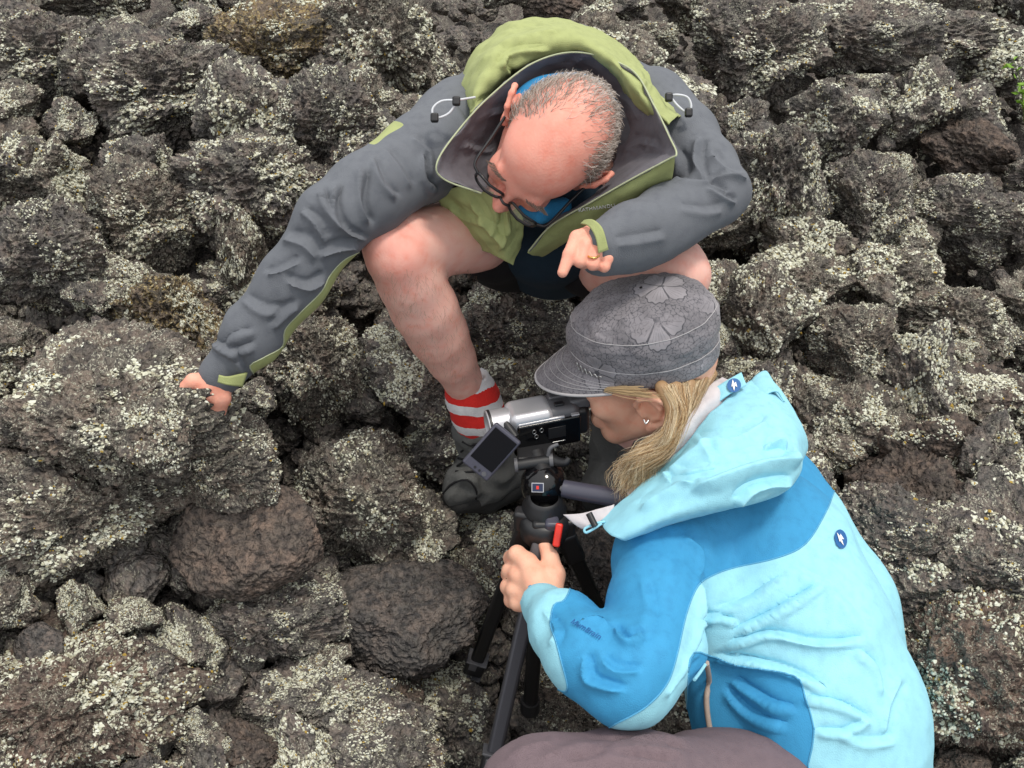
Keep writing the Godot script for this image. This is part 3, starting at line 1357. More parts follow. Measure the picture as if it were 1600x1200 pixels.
func head_prims(o: Vector3, F: Vector3, L: Vector3, U: Vector3, s: float) -> Array:
	var ax := Basis(F, L, U)
	var at := func(f: float, l: float, u: float) -> Vector3: return o + (F * f + L * l + U * u) * s
	var p := [
		ell(at.call(-0.012, 0, 0.02), Vector3(0.098, 0.076, 0.088) * s, ax), ell(at.call(0.042, 0, 0.022), Vector3(0.055, 0.061, 0.06) * s, ax),
		ell(at.call(0.04, 0, -0.05), Vector3(0.05, 0.056, 0.066) * s, ax), cap(at.call(0.068, -0.01, -0.107), 0.021 * s, at.call(0.068, 0.01, -0.107), 0.021 * s),
		cap(at.call(0.088, -0.034, 0.004), 0.012 * s, at.call(0.088, 0.034, 0.004), 0.012 * s),
		cap(at.call(0.096, 0, -0.006), 0.0085 * s, at.call(0.117, 0, -0.043), 0.0115 * s),
		cap(at.call(-0.03, 0, -0.08), 0.052 * s, at.call(-0.075, 0, -0.17), 0.056 * s),
		cap(at.call(0.092, -0.018, -0.074), 0.0075 * s, at.call(0.092, 0.018, -0.074), 0.0075 * s), cap(at.call(0.089, -0.016, -0.086), 0.008 * s, at.call(0.089, 0.016, -0.086), 0.008 * s)]
	for q in [-1.0, 1.0]:
		p.append(cap(at.call(0.0, q * 0.05, -0.065), 0.021 * s, at.call(0.06, q * 0.018, -0.106), 0.02 * s))
		p.append(ell(at.call(0.068, q * 0.036, -0.038), Vector3(0.024, 0.021, 0.024) * s, ax))
		p.append(cap(at.call(0.105, q * 0.0115, -0.049), 0.0075 * s, at.call(0.1, q * 0.012, -0.05), 0.0075 * s))
		p.append(ell(at.call(0.084, q * 0.032, -0.014), Vector3(0.012, 0.015, 0.0105) * s, ax))
	return p


func ear(o: Vector3, F: Vector3, L: Vector3, U: Vector3, s: float, q: float) -> Geo:   # a thin shell, its rolled rim, the hollow and the lobe
	var at := func(f: float, l: float, u: float) -> Vector3: return o + (F * f + L * l * q + U * u) * s
	var ring := []
	for e in [[0.012, 0.072, -0.022], [0.015, 0.079, -0.006], [0.008, 0.09, 0.012], [-0.01, 0.098, 0.018], [-0.027, 0.101, 0.009], [-0.031, 0.098, -0.014], [-0.02, 0.09, -0.036], [-0.004, 0.081, -0.05]]:
		ring.append([at.call(e[0], e[1], e[2]), 0.0046 * s])
	var p := chain(ring)
	var inner := []
	for e in [[-0.006, 0.084, 0.004], [-0.018, 0.091, -0.008], [-0.016, 0.088, -0.026], [-0.004, 0.081, -0.034]]:
		inner.append([at.call(e[0], e[1], e[2]), 0.0038 * s])
	p.append_array(chain(inner))
	p.append(cap(at.call(-0.002, 0.079, -0.046), 0.0072 * s, at.call(0.002, 0.077, -0.052), 0.0075 * s))
	p.append(cap(at.call(0.012, 0.075, -0.02), 0.005 * s, at.call(0.009, 0.076, -0.03), 0.005 * s))
	p.append(ell(at.call(-0.009, 0.08, -0.012), Vector3(0.023, 0.006, 0.03) * s, Basis(F * 0.93 - L * q * 0.36, L * q, U).orthonormalized()))
	var g := nets(p, 0.0022, 0.0035)
	relax(g, 1)
	return g


func strands(guides: Array, count: int, spread: float, r: float, steps: int, sd: int, wave := 0.0) -> Geo:   # hair that runs along guide curves
	var rng := RandomNumberGenerator.new()
	rng.seed = sd
	var g := Geo.new()
	for k in count:
		var s := rng.randf() * (guides.size() - 1.001)
		var a: Array = guides[int(s)]
		var b: Array = guides[int(s) + 1]
		var f := s - int(s)
		var off := Vector3(rng.randfn(), rng.randfn(), rng.randfn()) * spread
		var ph := rng.randf() * TAU
		var lock := floorf(s * 5.0) * 1.9   # neighbours wave together
		var cut := rng.randf_range(0.6, 1.0)
		var pts := []
		for e in steps + 1:
			var t := float(e) / steps * cut
			var p := crom(a, t).lerp(crom(b, t), f) + off * (0.35 + 0.9 * t)
			p += Vector3(sin(lock + t * 10.0 + ph * 0.12), cos(lock * 1.7 + t * 8.0 + ph * 0.1), sin(lock * 2.3 + t * 9.0)) * wave * t
			pts.append(p)
		g.add(tube(pts, r, 3, r * 0.4, 0, false))
	return g


func man() -> void:
	var o := thing("person", "crouching person in grey and green rain jacket and striped socks, reaching for the lava", "person", P(760, 790, 1.75))
	var F := V(-0.58, -0.76, 0.2).normalized()
	var L := V(0.75, -0.63, -0.2)
	L = (L - F * L.dot(F)).normalized()
	var U := F.cross(L)
	var head := P(862, 226, 1.37)
	var hs := 0.88
	var body_prims := chain([[P(880, 235, 1.5), 0.05], [P(878, 210, 1.55), 0.08], [P(880, 240, 1.66), 0.11], [P(870, 330, 1.8), 0.12]])
	body_prims += chain([[P(720, 208, 1.56), 0.035], [P(530, 340, 1.36), 0.026], [P(345, 580, 1.377), 0.022]])
	body_prims += chain([[P(1040, 215, 1.56), 0.04], [P(1112, 300, 1.43), 0.028], [P(940, 380, 1.29), 0.022]])
	var skin_legs := pchain([[800, 350, 1.74, 70], [735, 366, 1.56, 60], [632, 386, 1.44, 55], [620, 398, 1.42, 50], [640, 440, 1.46, 51], [662, 480, 1.505, 53], [684, 522, 1.555, 48], [705, 560, 1.6, 39], [722, 592, 1.64, 31], [734, 622, 1.675, 28], [752, 690, 1.72, 32]])
	skin_legs += pchain([[600, 384, 1.4, 36], [606, 405, 1.405, 34]])
	skin_legs += pchain([[930, 350, 1.74, 70], [955, 415, 1.6, 52], [1050, 420, 1.46, 54], [1060, 430, 1.44, 50], [1030, 520, 1.58, 52], [985, 620, 1.72, 34], [962, 690, 1.8, 34]])
	var jacket_prims := pchain([[728, 190, 1.56, 70], [660, 245, 1.45, 66], [570, 304, 1.37, 59], [518, 346, 1.34, 55], [456, 440, 1.35, 50], [395, 524, 1.365, 43], [345, 585, 1.375, 35]])
	jacket_prims += pchain([[1010, 190, 1.56, 80], [1050, 222, 1.52, 66], [1100, 262, 1.45, 52], [1124, 298, 1.41, 46], [1050, 338, 1.36, 48], [985, 366, 1.31, 44], [936, 386, 1.28, 38]])
	jacket_prims += pchain([[780, 190, 1.62, 90], [880, 160, 1.66, 110], [985, 190, 1.65, 85]])
	jacket_prims += chain([[P(875, 165, 1.62), 0.11], [P(878, 215, 1.75), 0.16], [P(868, 300, 1.86), 0.16]])
	jacket_prims += [cap(P(1120, 322, 1.39), 0.03, P(1000, 385, 1.32), 0.03), cap(P(975, 398, 1.3), 0.024, P(945, 400, 1.29), 0.024)]
	var left_hand := pchain([[945, 384, 1.3, 26], [922, 372, 1.275, 19]]) + pchain([[935, 390, 1.29, 22], [940, 385, 1.28, 18]]) + pchain([[925, 366, 1.275, 15], [902, 372, 1.262, 12.5], [890, 398, 1.25, 11], [879, 426, 1.246, 8.5]])
	left_hand += pchain([[928, 372, 1.268, 13], [914, 384, 1.256, 11.5], [906, 408, 1.25, 10.2], [912, 412, 1.27, 9.5]]) + pchain([[938, 380, 1.268, 13], [931, 394, 1.256, 11], [926, 413, 1.252, 9.8], [932, 414, 1.272, 9]])
	left_hand += pchain([[950, 390, 1.272, 12], [948, 404, 1.262, 10], [944, 417, 1.26, 8.6], [948, 415, 1.278, 8]]) + pchain([[925, 366, 1.295, 14], [902, 380, 1.295, 11], [890, 394, 1.285, 8.5]])
	var right_hand := pchain([[347, 584, 1.374, 29], [330, 606, 1.378, 27], [322, 618, 1.385, 24]]) + pchain([[342, 600, 1.37, 20], [346, 622, 1.372, 14.5], [341, 642, 1.385, 12], [328, 664, 1.4, 8.5]])
	right_hand += pchain([[330, 610, 1.38, 18], [330, 632, 1.385, 13.5], [320, 655, 1.4, 11.5], [308, 676, 1.42, 9]]) + pchain([[316, 612, 1.385, 17], [312, 634, 1.392, 13], [300, 655, 1.41, 11], [290, 672, 1.43, 8.5]])
	right_hand += pchain([[306, 608, 1.39, 14], [298, 628, 1.4, 11], [288, 644, 1.415, 9], [280, 656, 1.43, 7.5]]) + pchain([[322, 596, 1.366, 15], [302, 596, 1.362, 12.5], [286, 608, 1.368, 10]])
	var boot_prims := pchain([[752, 672, 1.715, 42], [757, 695, 1.73, 42], [764, 726, 1.745, 40]]) + pchain([[764, 728, 1.745, 38], [742, 742, 1.735, 33], [722, 756, 1.72, 25], [712, 766, 1.715, 20]]) + pchain([[792, 742, 1.775, 30], [758, 762, 1.75, 27], [715, 770, 1.72, 21]])
	boot_prims += pchain([[716, 672, 1.7, 9], [734, 684, 1.68, 10], [762, 680, 1.675, 10], [790, 660, 1.7, 9]]) + pchain([[703, 756, 1.7, 6], [722, 744, 1.69, 6], [738, 750, 1.69, 6], [740, 770, 1.7, 6]])
	var boot2_prims := pchain([[968, 625, 1.765, 42], [962, 712, 1.815, 38], [960, 745, 1.83, 38]]) + pchain([[960, 742, 1.83, 36], [946, 752, 1.8, 32], [930, 762, 1.77, 24]])
	var sole_prims := pchain([[802, 762, 1.785, 20], [762, 782, 1.76, 20], [716, 785, 1.725, 17], [703, 778, 1.715, 13]]) + pchain([[764, 764, 1.76, 28], [735, 776, 1.735, 22]])
	var sole2_prims := pchain([[970, 778, 1.85, 24], [948, 784, 1.82, 26], [928, 782, 1.79, 20]])
	var res := run([
		func(): return nets(skin_legs, 0.0072, 0.007),
		func(): return nets(head_prims(head, F, L, U, hs), 0.0034, 0.012),
		func(): return nets(left_hand, 0.0022, 0.0028),
		func(): return nets(right_hand, 0.0024, 0.0035),
		func(): return nets(jacket_prims, 0.0058, 0.02),
		func(): return nets(boot_prims, 0.004, 0.012),
		func(): return nets(boot2_prims, 0.005, 0.012),
		func(): return nets(sole_prims, 0.004, 0.006),
		func(): return nets(sole2_prims, 0.005, 0.006),
		func(): return nets(chain([[P(800, 362, 1.76), 0.1], [P(770, 368, 1.64), 0.078]]) + chain([[P(928, 355, 1.76), 0.1], [P(925, 405, 1.66), 0.066]]) + chain([[P(800, 362, 1.76), 0.1], [P(928, 355, 1.76), 0.1]]), 0.008, 0.03),
		func(): return nets(chain([[P(862, 300, 1.52), 0.07], [P(858, 345, 1.62), 0.1], [P(865, 370, 1.74), 0.11]]), 0.008, 0.02),
	])
	var skin: Geo = res[0]
	relax(skin, 4)
	skin.add(nets(body_prims, 0.012, 0.02))
	tint(skin, 0, Color(1, 1, 1))
	for k in skin.v.size():
		var e := skin.v[k].distance_to(P(612, 395, 1.38))
		if e < 0.08:   # a red knee
			skin.c[k] = Color(1.0, 0.84 + 0.16 * smoothstep(0.03, 0.08, e), 0.82 + 0.18 * smoothstep(0.03, 0.08, e))
	for k in [1, 2, 3]:
		relax(res[k], 1)
		var from := skin.v.size()
		skin.add(res[k])
		tint(skin, from, Color(1.0, 0.76, 0.7) if k == 1 else Color(1.0, 0.8, 0.7))
	for k in [-1.0, 1.0]:
		var from := skin.v.size()
		skin.add(ear(head, F, L, U, hs, k))
		tint(skin, from, Color(1.0, 0.7, 0.62))
	local(o, "body", skin, M.skin_man)
	var cloth: Geo = res[4]
	relax(cloth, 3)
	folds(cloth, bend([
		[[[566, 262], [560, 315], [575, 352]], 8, 5.0], [[[528, 290], [520, 320], [538, 360], [572, 376]], 7, 5.0], [[[500, 300], [512, 332], [534, 362]], 7, 4.0],
		[[[580, 248], [594, 285], [618, 312]], 8, 3.5], [[[659, 240], [660, 280], [680, 300]], 6, 5.0], [[[640, 215], [668, 238], [672, 280]], 9, 3.0],
		[[[440, 375], [475, 384], [495, 408]], 12, 4.0], [[[500, 402], [530, 390], [562, 386]], 7, 4.0], [[[446, 440], [482, 452], [508, 436]], 8, 4.0],
		[[[425, 515], [450, 490], [468, 478]], 8, 3.5], [[[330, 535], [360, 552], [398, 542]], 7, 4.0], [[[362, 548], [370, 562], [380, 585]], 6, 3.0], [[[380, 470], [410, 490], [440, 490]], 10, 3.0],
		[[[1091, 214], [1086, 255], [1105, 290]], 8, 5.0], [[[1058, 286], [1105, 290], [1138, 305]], 6, 5.0], [[[1108, 282], [1140, 276], [1168, 282]], 6, 4.5],
		[[[1098, 296], [1128, 310], [1150, 320]], 6, 4.0], [[[1050, 232], [1062, 260], [1055, 285]], 9, 4.0], [[[1110, 240], [1130, 262], [1160, 276]], 9, 3.5],
		[[[700, 165], [720, 190], [725, 215]], 8, 3.0], [[[600, 235], [622, 262], [640, 296]], 8, 3.0], [[[470, 330], [492, 350], [505, 380]], 8, 3.0], [[[415, 430], [440, 425], [470, 410]], 8, 3.0], [[[352, 545], [372, 528], [400, 520]], 7, 2.5], [[[960, 385], [1000, 380], [1040, 372]], 10, 2.0], [[[1060, 330], [1100, 335], [1130, 330]], 9, 2.5]]))
	ripple(cloth, noise_r, Vector3(4, 5, 4), 0.004)
	ripple(cloth, noise_a, Vector3(7, 7, 7), 0.003)
	var f := poly_f(cloth, [[[596, 372], [566, 392], [538, 406], [516, 430], [502, 456], [468, 490], [445, 516], [441, 542], [410, 560], [392, 578], [470, 620], [640, 420]]])
	var halves := split(cloth, f)
	var rest: Geo = halves[1]
	var again := split(rest, poly_f(rest, [[[585, 226], [605, 211], [632, 194], [600, 190], [570, 215]]]))
	var jk := local(o, "jacket", again[1], M.grey)
	sub(jk, o, "shoulder_panel", again[0], M.green)
	sub(jk, o, "underarm_panel", halves[0], M.green)
	sub(jk, o, "seam", seam_line(cloth, 0.0011), M.green_edge)
	var hood := sheet([[Vector3(735, 215, 1.6), Vector3(722, 150, 1.62), Vector3(750, 88, 1.66), Vector3(805, 45, 1.68), Vector3(870, 38, 1.68), Vector3(938, 58, 1.68), Vector3(990, 100, 1.66), Vector3(1025, 145, 1.62), Vector3(1056, 185, 1.56)],
		[Vector3(728, 208, 1.52), Vector3(720, 142, 1.53), Vector3(744, 80, 1.55), Vector3(800, 36, 1.57), Vector3(870, 31, 1.58), Vector3(942, 52, 1.57), Vector3(996, 95, 1.55), Vector3(1032, 142, 1.52), Vector3(1064, 182, 1.46)],
		[Vector3(742, 190, 1.42), Vector3(742, 132, 1.42), Vector3(772, 84, 1.44), Vector3(820, 58, 1.46), Vector3(875, 50, 1.47), Vector3(932, 68, 1.46), Vector3(976, 104, 1.44), Vector3(1014, 150, 1.41), Vector3(1052, 186, 1.39)],
		[Vector3(738, 204, 1.42), Vector3(754, 150, 1.42), Vector3(796, 112, 1.44), Vector3(838, 90, 1.46), Vector3(882, 80, 1.47), Vector3(926, 88, 1.46), Vector3(966, 114, 1.44), Vector3(1003, 162, 1.41), Vector3(1042, 196, 1.38)],
		[Vector3(742, 206, 1.48), Vector3(758, 158, 1.48), Vector3(796, 116, 1.5), Vector3(842, 98, 1.52), Vector3(884, 90, 1.53), Vector3(924, 98, 1.52), Vector3(960, 124, 1.5), Vector3(996, 170, 1.47), Vector3(1036, 204, 1.44)]], 90, 40, 0.001, 0.007, 16.0)
	folds(hood, bend([[[[780, 110], [800, 85], [860, 78]], 7, 3.5], [[[790, 90], [785, 105], [800, 118]], 5, 3.0], [[[735, 180], [750, 165], [775, 150]], 5, 3.0], [[[985, 100], [1000, 115], [1005, 140]], 6, 3.0], [[[745, 100], [800, 62], [880, 48]], 9, 3.0], [[[1000, 128], [1020, 140], [1040, 175]], 6, 3.0]]))
	var hd := sub(jk, o, "hood", hood, M.green)
	hd.set_meta("label", "rolled-down olive green hood")
	var rim := [[752, 302, 1.37], [694, 280, 1.35], [683, 254, 1.34], [716, 204, 1.36], [766, 150, 1.4], [834, 98, 1.44], [905, 82, 1.46], [985, 108, 1.43], [1022, 165, 1.38], [1046, 214, 1.33], [1057, 240, 1.3], [1044, 249, 1.305], [990, 278, 1.33], [925, 315, 1.36], [862, 352, 1.4], [826, 392, 1.45]]
	var mid := [[757, 297, 1.41], [724, 277, 1.4], [722, 247, 1.41], [748, 206, 1.43], [790, 165, 1.47], [846, 118, 1.5], [900, 104, 1.51], [960, 140, 1.5], [996, 186, 1.46], [1010, 220, 1.43], [1016, 236, 1.41], [1010, 246, 1.41], [978, 270, 1.41], [930, 306, 1.42], [872, 343, 1.45], [835, 385, 1.49]]
	var inner := [[765, 292, 1.46], [762, 274, 1.48], [772, 246, 1.5], [788, 206, 1.53], [812, 180, 1.55], [852, 146, 1.57], [895, 140, 1.58], [938, 170, 1.57], [958, 205, 1.55], [962, 228, 1.53], [964, 240, 1.52], [962, 250, 1.51], [955, 268, 1.5], [938, 300, 1.5], [890, 335, 1.52], [845, 380, 1.54]]
	var rows := [[], [], []]
	for k in rim.size():
		rows[0].append(Vector3(rim[k][0], rim[k][1], rim[k][2]))
		rows[1].append(Vector3(mid[k][0], mid[k][1], mid[k][2]))
		rows[2].append(Vector3(inner[k][0], inner[k][1], inner[k][2]))
	var collar := sheet(rows, 120, 26, 0.0009, 0.005, 20.0)
	folds(collar, bend([[[[885, 110], [900, 95], [915, 85]], 6, 3.0], [[[960, 150], [985, 160], [1000, 190]], 8, 2.5], [[[975, 240], [1000, 225], [1030, 232]], 9, 2.0], [[[720, 225], [745, 235], [770, 238]], 7, 2.5], [[[760, 180], [790, 175], [800, 190]], 7, 2.5]]))
	var cl := sub(jk, o, "collar_lining", collar, M.lining)
	cl.set_meta("label", "dark grey collar lining standing open round the head")
	sub(jk, o, "collar_piping", ptube(rows[0], 0.0013, 6, -1.0, 170), M.green_edge)
	var flap := sheet([[Vector3(680, 300, 1.46), Vector3(720, 292, 1.43), Vector3(770, 300, 1.41), Vector3(812, 326, 1.42)],
		[Vector3(698, 330, 1.48), Vector3(735, 332, 1.44), Vector3(776, 340, 1.42), Vector3(818, 350, 1.44)],
		[Vector3(722, 364, 1.5), Vector3(755, 372, 1.46), Vector3(786, 378, 1.44), Vector3(812, 380, 1.47)],
		[Vector3(742, 386, 1.52), Vector3(764, 394, 1.49), Vector3(785, 404, 1.47), Vector3(801, 414, 1.48)]], 36, 36, 0.001, 0.006, 18.0)
	folds(flap, bend([[[[735, 310], [755, 345], [790, 385]], 8, 4.0], [[[700, 320], [725, 340], [760, 350]], 7, 3.0], [[[790, 330], [795, 360], [780, 392]], 6, 4.0], [[[770, 310], [776, 340], [770, 370]], 7, 3.0]]))
	sub(jk, o, "front_flap", flap, M.green)
	var strip := sheet([[Vector3(824, 394, 1.455), Vector3(870, 347, 1.405), Vector3(930, 313, 1.365), Vector3(990, 280, 1.335), Vector3(1054, 243, 1.305)],
		[Vector3(835, 398, 1.48), Vector3(882, 362, 1.42), Vector3(938, 330, 1.38), Vector3(992, 300, 1.35), Vector3(1052, 262, 1.33)],
		[Vector3(850, 398, 1.52), Vector3(892, 374, 1.45), Vector3(944, 352, 1.42), Vector3(1000, 320, 1.4), Vector3(1046, 290, 1.38)]], 40, 14, 0.001, 0.003, 18.0)
	var sf := sub(jk, o, "front_flap", strip, M.green)
	text_on(strip, "KATHMANDU", 932, 324, Vector2(1, -0.14), 0.0085, M.white, jk, o, -0.002)
	sub(jk, o, "cuff_tab", sheet([[Vector3(342, 586, 1.326), Vector3(358, 588, 1.33), Vector3(386, 582, 1.35)], [Vector3(340, 597, 1.328), Vector3(358, 602, 1.332), Vector3(378, 604, 1.352)]], 14, 6, 0.0016), M.green)
	sub(jk, o, "cuff_tab", sheet([[Vector3(914, 344, 1.262), Vector3(928, 344, 1.25), Vector3(942, 358, 1.24), Vector3(951, 390, 1.242)], [Vector3(908, 350, 1.266), Vector3(920, 354, 1.252), Vector3(930, 370, 1.242), Vector3(935, 396, 1.244)]], 18, 6, 0.0016), M.green)
	for q in [[[[742, 152, 1.4], [716, 156, 1.36], [690, 158, 1.36], [676, 170, 1.36], [680, 184, 1.36], [700, 178, 1.36], [714, 160, 1.36]], [[713, 158, 1.358]], [[679, 184, 1.357]]], [[[1040, 152, 1.43], [1056, 148, 1.42], [1074, 152, 1.42], [1080, 166, 1.42], [1074, 176, 1.42], [1060, 166, 1.42], [1048, 152, 1.425]], [[1045, 152, 1.422]], [[1076, 176, 1.417]]]]:
		var path := []
		for e in q[0]:
			path.append(Vector3(e[0], e[1], e[2]))
		sub(jk, o, "drawcord", ptube(path, 0.0016, 6, -1.0, 40), M.cord)
		for e in [q[1][0], q[2][0]]:
			sub(jk, o, "cord_stop", rbox(Vector3(0.011, 0.013, 0.009), 0.003, Transform3D(Basis(cr, cu, -cf), P(e[0], e[1], e[2]))), M.toggle)
	local(o, "shirt", res[10], M.navy)
	local(o, "shorts", res[9], M.black)
	local(o, "neck_gaiter", ptube([Vector3(806, 188, 1.44), Vector3(815, 156, 1.45), Vector3(838, 136, 1.46), Vector3(870, 128, 1.47), Vector3(905, 128, 1.47), Vector3(935, 142, 1.46), Vector3(958, 175, 1.47)], 0.013, 10, -1.0, 40), M.gaiter)
	local(o, "neck_gaiter_edge", ptube([Vector3(812, 172, 1.425), Vector3(824, 150, 1.435), Vector3(844, 138, 1.44), Vector3(872, 133, 1.445), Vector3(905, 134, 1.445), Vector3(930, 146, 1.44)], 0.0035, 8, -1.0, 30), M.gaiter_pale)
	local(o, "neck_gaiter_front", nets(pchain([[815, 322, 1.43, 12], [845, 332, 1.42, 16], [880, 322, 1.43, 14]]), 0.005, 0.01), M.gaiter)
	# the sock: a knitted tube with slanting stripes
	for s in [[[[730, 600, 1.665, 38], [739, 622, 1.675, 41], [748, 648, 1.69, 41], [753, 668, 1.7, 34]], 0]]:
		var pr := pchain(s[0])
		var top := P(s[0][0][0], s[0][0][1], s[0][0][2])
		var down := (P(s[0][2][0], s[0][2][1], s[0][2][2]) - top).normalized()
		pr.append(ell(top - down * 0.047, Vector3.ONE * 0.052, Basis(), true))
		var sock := nets(pr, 0.004, 0.008)
		relax(sock, 1)
		var red := PackedFloat32Array()
		var slant := (down + cr * -0.28).normalized()
		for k in sock.v.size():
			var t := (sock.v[k] - top).dot(slant) + noise_a.get_noise_3dv(sock.v[k] * 30) * 0.003
			red.append(sin((t + 0.001) / 0.04 * TAU) + 0.25 if t > -0.002 else -1.0)
			sock.v[k] += sock.n[k] * noise_a.get_noise_3dv(sock.v[k] * 40) * 0.0025
		var h := split(sock, red)
		var so := local(o, "sock", h[1], M.white_knit)
		sub(so, o, "red_stripes", h[0], M.red_knit)
	for q in [[res[5], res[7]], [res[6], res[8]]]:
		relax(q[0], 1)
		relax(q[1], 1)
		ripple(q[0], noise_r, Vector3.ONE * 16, 0.004)
		var b := local(o, "boot", q[0], M.boot)
		sub(b, o, "sole", q[1], M.sole)
		if q[0] == res[5]:
			for e in [[[722, 690], [742, 698], [768, 690]], [[768, 700], [742, 694], [720, 706]], [[716, 716], [738, 720], [762, 714]], [[764, 724], [740, 714], [714, 728]], [[712, 736], [728, 738], [752, 734]], [[692, 772], [706, 756], [730, 750], [744, 766], [744, 780]]]:
				sub(b, o, "lace", tube(on_line(q[0], e, 0.002), 0.002, 6, -1.0, 10), M.black)
	# hair: a thin ring of curls round a bald crown
	var rng := RandomNumberGenerator.new()
	rng.seed = 77
	var greys := [Geo.new(), Geo.new(), Geo.new()]
	var made := 0
	while made < 3200:
		var d := Vector3(rng.randfn(), rng.randfn(), rng.randfn()).normalized()   # forward, left, up
		var thick := 0.0
		if d.z > -0.45:
			if d.x < -0.25:
				thick = 1.0
			elif absf(d.y) > 0.5 and d.x < 0.42:
				thick = clampf((absf(d.y) - 0.46) * 5.0, 0.0, 1.0)
			if d.x < -0.02 and d.z > 0.55:
				thick = clampf(0.26 - d.x * 1.0, 0.2, 0.9)
			elif d.x < 0.28 and d.z > 0.7:
				thick = maxf(thick, 0.1 - d.x * 0.25)
		if rng.randf() > thick:
			continue
		made += 1
		var n := (F * d.x + L * d.y + U * d.z).normalized()
		var root := head + (F * (-0.012 + d.x * 0.096) + L * d.y * 0.0745 + U * (0.02 + d.z * 0.086)) * hs
		var along := (-F * 0.75 - U * 0.35 + L * (d.y * 0.35 + 0.35) + Vector3(rng.randfn(), rng.randfn(), rng.randfn()) * 0.3)
		along = (along - n * along.dot(n)).normalized()
		var side := n.cross(along)
		var len := rng.randf_range(0.016, 0.034)
		var curl := rng.randf_range(0.0012, 0.0042)
		var ph := rng.randf() * TAU
		var pts := []
		for e in 7:
			var t := e / 6.0
			var w := ph + t * 6.0
			pts.append(root + along * len * t + n * (0.0005 + t * 0.003 + curl * (0.6 + 0.6 * sin(w)) * t) + side * curl * cos(w) * t)
		greys[rng.randi() % 3].add(tube(pts, 0.00036, 3, 0.0002, 0, false))
	var hair := Node3D.new()
	hair.name = "hair"
	o.add_child(hair)
	for k in 3:
		sub(hair, o, ["grey_curls", "brown_curls", "dark_curls"][k], greys[k], [mat(0.6, 0.54, 0.49, 0.45), mat(0.38, 0.31, 0.26, 0.45), mat(0.2, 0.155, 0.125, 0.45)][k])
	# spectacles
	var at := func(fw: float, l: float, u: float) -> Vector3: return head + (F * fw + L * l + U * u) * hs
	var specs := Node3D.new()
	specs.name = "glasses"
	o.add_child(specs)
	for s in [-1.0, 1.0]:
		var loop := []
		for e in 21:
			var a := TAU * e / 20.0
			loop.append(at.call(0.117 - 0.006 * absf(cos(a)), s * (0.034 + 0.026 * signf(cos(a)) * pow(absf(cos(a)), 0.6)), -0.017 + 0.0165 * signf(sin(a)) * pow(absf(sin(a)), 0.6)))
		sub(specs, o, "rim", tube(loop, 0.0022, 6), M.frame)
		sub(specs, o, "temple", tube([at.call(0.112, s * 0.06, -0.008), at.call(0.1, s * 0.074, -0.008), at.call(0.05, s * 0.0785, -0.006), at.call(0.0, s * 0.084, -0.002), at.call(-0.02, s * 0.083, -0.02)], 0.0022, 6, -1.0, 24), M.frame)
		var lens := Geo.new()
		for e in 20:
			lens.v.append(loop[e])
		lens.v.append(at.call(0.116, s * 0.034, -0.017))
		for e in 20:
			lens.i.append_array(PackedInt32Array([20, e, (e + 1) % 20]))
		sub(specs, o, "lens", lens, M.clear)
	sub(specs, o, "bridge", tube([at.call(0.117, -0.009, -0.012), at.call(0.121, 0, -0.009), at.call(0.117, 0.009, -0.012)], 0.0022, 6, -1.0, 8), M.frame)
	for s in [-1.0, 1.0]:
		var eb := Geo.new()
		for k in 80:
			var l := rng.randf_range(0.014, 0.052)
			var p: Vector3 = at.call(0.1 - 0.35 * (l - 0.02) * (l - 0.02) * 20.0 - 0.004, s * l, 0.008 + rng.randfn() * 0.002)
			eb.add(tube([p, p + (F * 0.5 + L * s * 0.6 + U * 0.3) * 0.005, p + (F * 0.6 + L * s * 1.4 + U * 0.2) * 0.008], 0.0004, 3, 0.0002, 0, false))
		local(o, "eyebrow", eb, mat(0.2, 0.15, 0.12, 0.6))
	var down := Geo.new()
	for k in 700:
		var q := Vector2(rng.randf_range(575, 745), rng.randf_range(420, 595))
		var at_leg := on_mesh(skin, q.x, q.y)
		if skin_here(skin, q):
			var dir := (Vector3(rng.randfn() * 0.35, -1.0, rng.randfn() * 0.35) - cf * 0.5).normalized()
			down.add(tube([at_leg, at_leg + dir * 0.006 - cf * 0.001, at_leg + dir * 0.012], 0.00013, 3, 0.00007, 0, false))
	var lh := local(o, "leg_hair", down, mat(0.3, 0.2, 0.14, 0.6))
	lh.set_meta("kind", "stuff")
	local(o, "ring", tube([P(917, 399, 1.252), P(922, 402, 1.244), P(930, 403, 1.243), P(937, 399, 1.25)], 0.0014, 6, -1.0, 10), M.gold)


func run(jobs: Array) -> Array:   # builds several surfaces
	var res := []
	for k in jobs.size():
		res.append(jobs[k].call())
	return res


func moved(g: Geo, by: Vector3) -> Geo:
	for k in g.v.size():
		g.v[k] -= by
	return g


func local(o: Node3D, called: String, g: Geo, m: Material) -> MeshInstance3D:   # a part given in world metres, under a thing that stands elsewhere
	var c := Geo.new()
	c.v = g.v.duplicate()
	c.n = g.n.duplicate()
	c.i = g.i
	c.c = g.c
	c.uv = g.uv
	return part(called, moved(c, o.position), m, o)


func sub(p: Node3D, o: Node3D, called: String, g: Geo, m: Material) -> MeshInstance3D:
	var c := Geo.new()
	c.v = g.v.duplicate()
	c.n = g.n.duplicate()
	c.i = g.i
	c.c = g.c
	c.uv = g.uv
	return part(called, moved(c, o.position), m, p)


